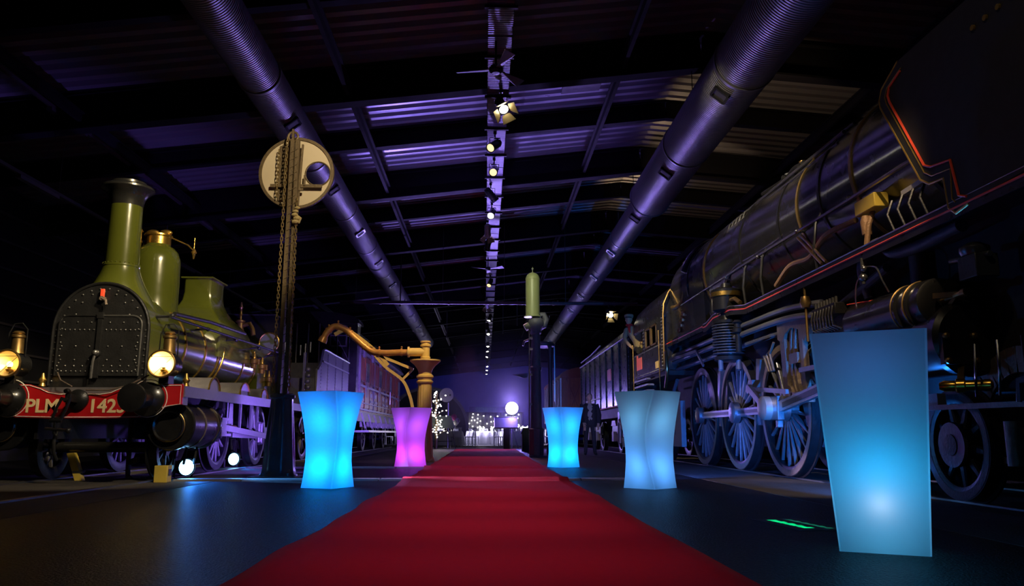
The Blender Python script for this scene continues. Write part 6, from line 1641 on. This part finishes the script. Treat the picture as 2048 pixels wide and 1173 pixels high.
tabs = [(-2.05, 41.5), (-.2, 46.4), (1.9, 42.3), (-4.3, 46.8), (.5, 52.2), (2.45, 47.9), (-3.5, 52.6), (1.6, 57.2)]
tl = ['with the balloons', 'nearest the carpet end', 'behind the information stand', 'behind the dark trestle', 'in middle row centre', 'nearest the tank column', 'in back row left', 'before the star curtain']
t0 = make_table(); c0 = make_candles(); ch0 = make_chair()
ch_first = True
cl = ['at the left side', 'at the front left', 'at the front right', 'at the right side']
for i, (x, y) in enumerate(tabs):
    lt = 'round table under white cloth, ' + tl[i]
    lc = 'lit candles on the white table ' + tl[i]
    if i == 0:
        t0.location = (x, y, 0); t0['label'] = lt; c0.location = (x, y, .757); c0['label'] = lc
    else:
        dup(t0, (x, y, 0), i * .3, lt); dup(c0, (x, y, .757), i * .7, lc)
    for k in range(4):
        a = math.radians((200, 245, 295, 340)[k] + 7 * (i % 3))
        loc = (x + 1.38 * math.cos(a), y + 1.38 * math.sin(a), 0)
        rz = a + PI / 2
        lb = 'white chair %s of the table %s' % (cl[k], tl[i])
        if ch_first:
            ch0.location = loc; ch0.rotation_euler = (0, 0, rz); ch0['label'] = lb; ch_first = False
        else: dup(ch0, loc, rz, lb)
light('SPOT', 'banquet_light', (-.4, 46.0, 6.2), 12000, (.66, .60, 1.0), (-.3, 47, 0), .2, 95, .6)
light('SPOT', 'banquet_light', (0.4, 38.0, 6.2), 420, (.62, .40, 1.0), (-.2, 34, 0), .2, 50, .6)
light('SPOT', 'wall_wash', (1.0, 66.0, 5.6), 1600, (.10, .10, 1.0), (.6, 80, 2.6), .3, 95, .8)
light('SPOT', 'wall_wash', (-6.0, 60.0, 5.6), 250, (.10, .10, 1.0), (-5, 80, 2.6), .3, 80, .8)

# balloons on a table
g = thing('balloon_bunch', 'bunch of white and one pink balloon on the banquet table', 'balloons', (-1.75, 41.9, .76))
for i, (x, z, r, m_) in enumerate(((-.14, .62, .165, 'bw'), (.10, .70, .165, 'bp'), (.20, .45, .15, 'bw'), (.30, .55, .12, 'bv'))):
    b_ = B().ball((-1.75 + x, 41.9 - .03 * i, .757 + z), r, (1, 1, 1.15), 18, 12).build('balloon', M[m_], g)
    B().cyl((-1.75 + x * .3, 41.9 - .03 * i, .757), (-1.75 + x, 41.9 - .03 * i, .757 + z - r), .006, 5).build('stick', M['chair'], b_)
B().lathe([(.08, 0), (.06, .05), (.03, .08)], (-1.75, 41.9, .757), 'z', 14).build('weight', M['cloth'], g)

# light tree, far signal, trestle and portal left of the carpet end
g = thing('fairy_light_tree', 'bare tree wound with white fairy lights beside the water crane', 'light tree', (-2.05, 33.2, 0))
rng = random.Random(5)
B().tube([(-2.05, 33.2, 0), (-2.03, 33.2, .9), (-2.08, 33.2, 1.6), (-2.0, 33.2, 2.35)], [.06, .05, .035, .012], 8).build('trunk', M['brownpost'], g)
bl = []
for k in range(16):
    z = .5 + 1.7 * k / 16; a = k * 2.4; L = .46 * (1 - .35 * k / 16)
    p = Vector((-2.05, 33.2, z)); q = p + Vector((math.cos(a) * L, math.sin(a) * L * .6, .25))
    B().tube([p, (p + q) / 2 + Vector((0, 0, .03)), q], [.018, .012, .006], 6).build('branch', M['brownpost'], g)
    for u in (.35, .55, .75, 1.0): bl.append(p + (q - p) * u + Vector((rng.uniform(-.09, .09), rng.uniform(-.05, .05), rng.uniform(-.12, .12))))
    bl.append(Vector((-2.05 + .06 * math.cos(k), 33.14, z * .95)))
sm = None
for p in bl:
    if sm is None:
        o = B().ball((0, 0, 0), .024, n=8, m=6).build('light_bulb', bm_, org=(0, 0, 0)); o.parent = g; o.location = p - ORG[g]; sm = o.data
    else: piece(sm, 'light_bulb', g, p)
g = thing('small_disc_signal', 'small violet round signal disc on a pole in the background', 'signal', (-1.62, 34.5, 0))
B().cyl((-1.62, 34.5, 0), (-1.62, 34.5, 1.95), .035, 10).build('pole', M['tin'], g)
B().lathe([(0, -.015), (.30, -.015), (.31, 0), (.30, .015), (0, .015)], (-1.70, 34.45, 2.28), 'y', 36).build('disc', M['tin'], g)
B().lathe([(0, -.02), (.045, -.02), (.045, .02), (0, .02)], (-1.53, 34.43, 2.28), 'y', 16).build('disc_eye', M['blackmatt'], g)
B().bar((-1.9, 34.42, 2.2), (-1.45, 34.42, 2.2), .02, .02).build('arm', M['tin'], g)
g = thing('dark_trestle', 'dark draped trestle table with splayed legs under the small signal', 'table', (-2.0, 33.8, 0))
B().prism([(-2.45, .84), (-1.35, .84), (-1.30, .88), (-1.42, 1.30), (-1.55, 1.36), (-2.35, 1.36), (-2.45, 1.2)], 'y', 33.55, 34.05).build('draped_top', M['darkgreen'], g)
for xa, xb in ((-2.4, -2.5), (-2.0, -2.02), (-1.6, -1.5), (-1.4, -1.25)):
    B().bar((xa, 33.8, .86), (xb, 33.8, 0), .035, .035).build('leg', M['blacksteel'], g)
B().bar((-2.45, 33.8, .3), (-1.4, 33.8, .3), .03, .03).build('stretcher', M['blacksteel'], g)
g = thing('tunnel_arch', 'dark grey curved arch rim at the left of the banquet area', 'arch', (-4.1, 56, 0))
B().lathe([(2.75, -.25), (2.95, -.25), (2.95, .25), (2.75, .25), (2.75, -.25)], (-4.1, 56, .95), 'y', 40, -.3, PI + .3, caps=False).build('arch_ring', M['arch'], g)
B().lathe([(.0, 0), (2.78, 0)], (-4.1, 56.1, .95), 'y', 40, -.3, PI + .3, caps=False).build('arch_infill', M['blackmatt'], g)
for sx in (-1, 1):
    B().box(-4.1 + sx * 2.78 - .1, -4.1 + sx * 2.78 + .1, 55.75, 56.25, 0, .3).build('arch_foot', M['arch'], g)

# thin stage haze hanging around the projector
hm = bpy.data.materials.new('stage_haze'); hm.use_nodes = True
nt = hm.node_tree
for n_ in list(nt.nodes):
    if n_.type == 'BSDF_PRINCIPLED': nt.nodes.remove(n_)
vs_ = nt.nodes.new('ShaderNodeVolumeScatter'); vs_.inputs['Density'].default_value = 0; vs_.inputs['Anisotropy'].default_value = .2
out_ = [n_ for n_ in nt.nodes if n_.type == 'OUTPUT_MATERIAL'][0]
tc_ = nt.nodes.new('ShaderNodeTexCoord')
mp_ = nt.nodes.new('ShaderNodeMapping'); mp_.vector_type = 'TEXTURE'
mp_.inputs['Location'].default_value = (0, 0, 1.9); mp_.inputs['Scale'].default_value = (4.2, 4.0, 3.2)
gr_ = nt.nodes.new('ShaderNodeTexGradient'); gr_.gradient_type = 'SPHERICAL'
ml_ = nt.nodes.new('ShaderNodeMath'); ml_.operation = 'MULTIPLY'; ml_.inputs[1].default_value = .028
nt.links.new(tc_.outputs['Object'], mp_.inputs['Vector']); nt.links.new(mp_.outputs[0], gr_.inputs['Vector'])
nt.links.new(gr_.outputs['Fac'], ml_.inputs[0]); nt.links.new(ml_.outputs[0], vs_.inputs['Density'])
nt.links.new(vs_.outputs[0], out_.inputs['Volume'])
hz = B().ball((1.1, 33.4, 2.9), 1, (4.2, 4.0, 2.85), 24, 16).build('stage_haze', hm, org=(1.1, 33.4, 0))
tag(hz, 'thin violet stage haze glowing around the projector', 'haze', kind='stuff')
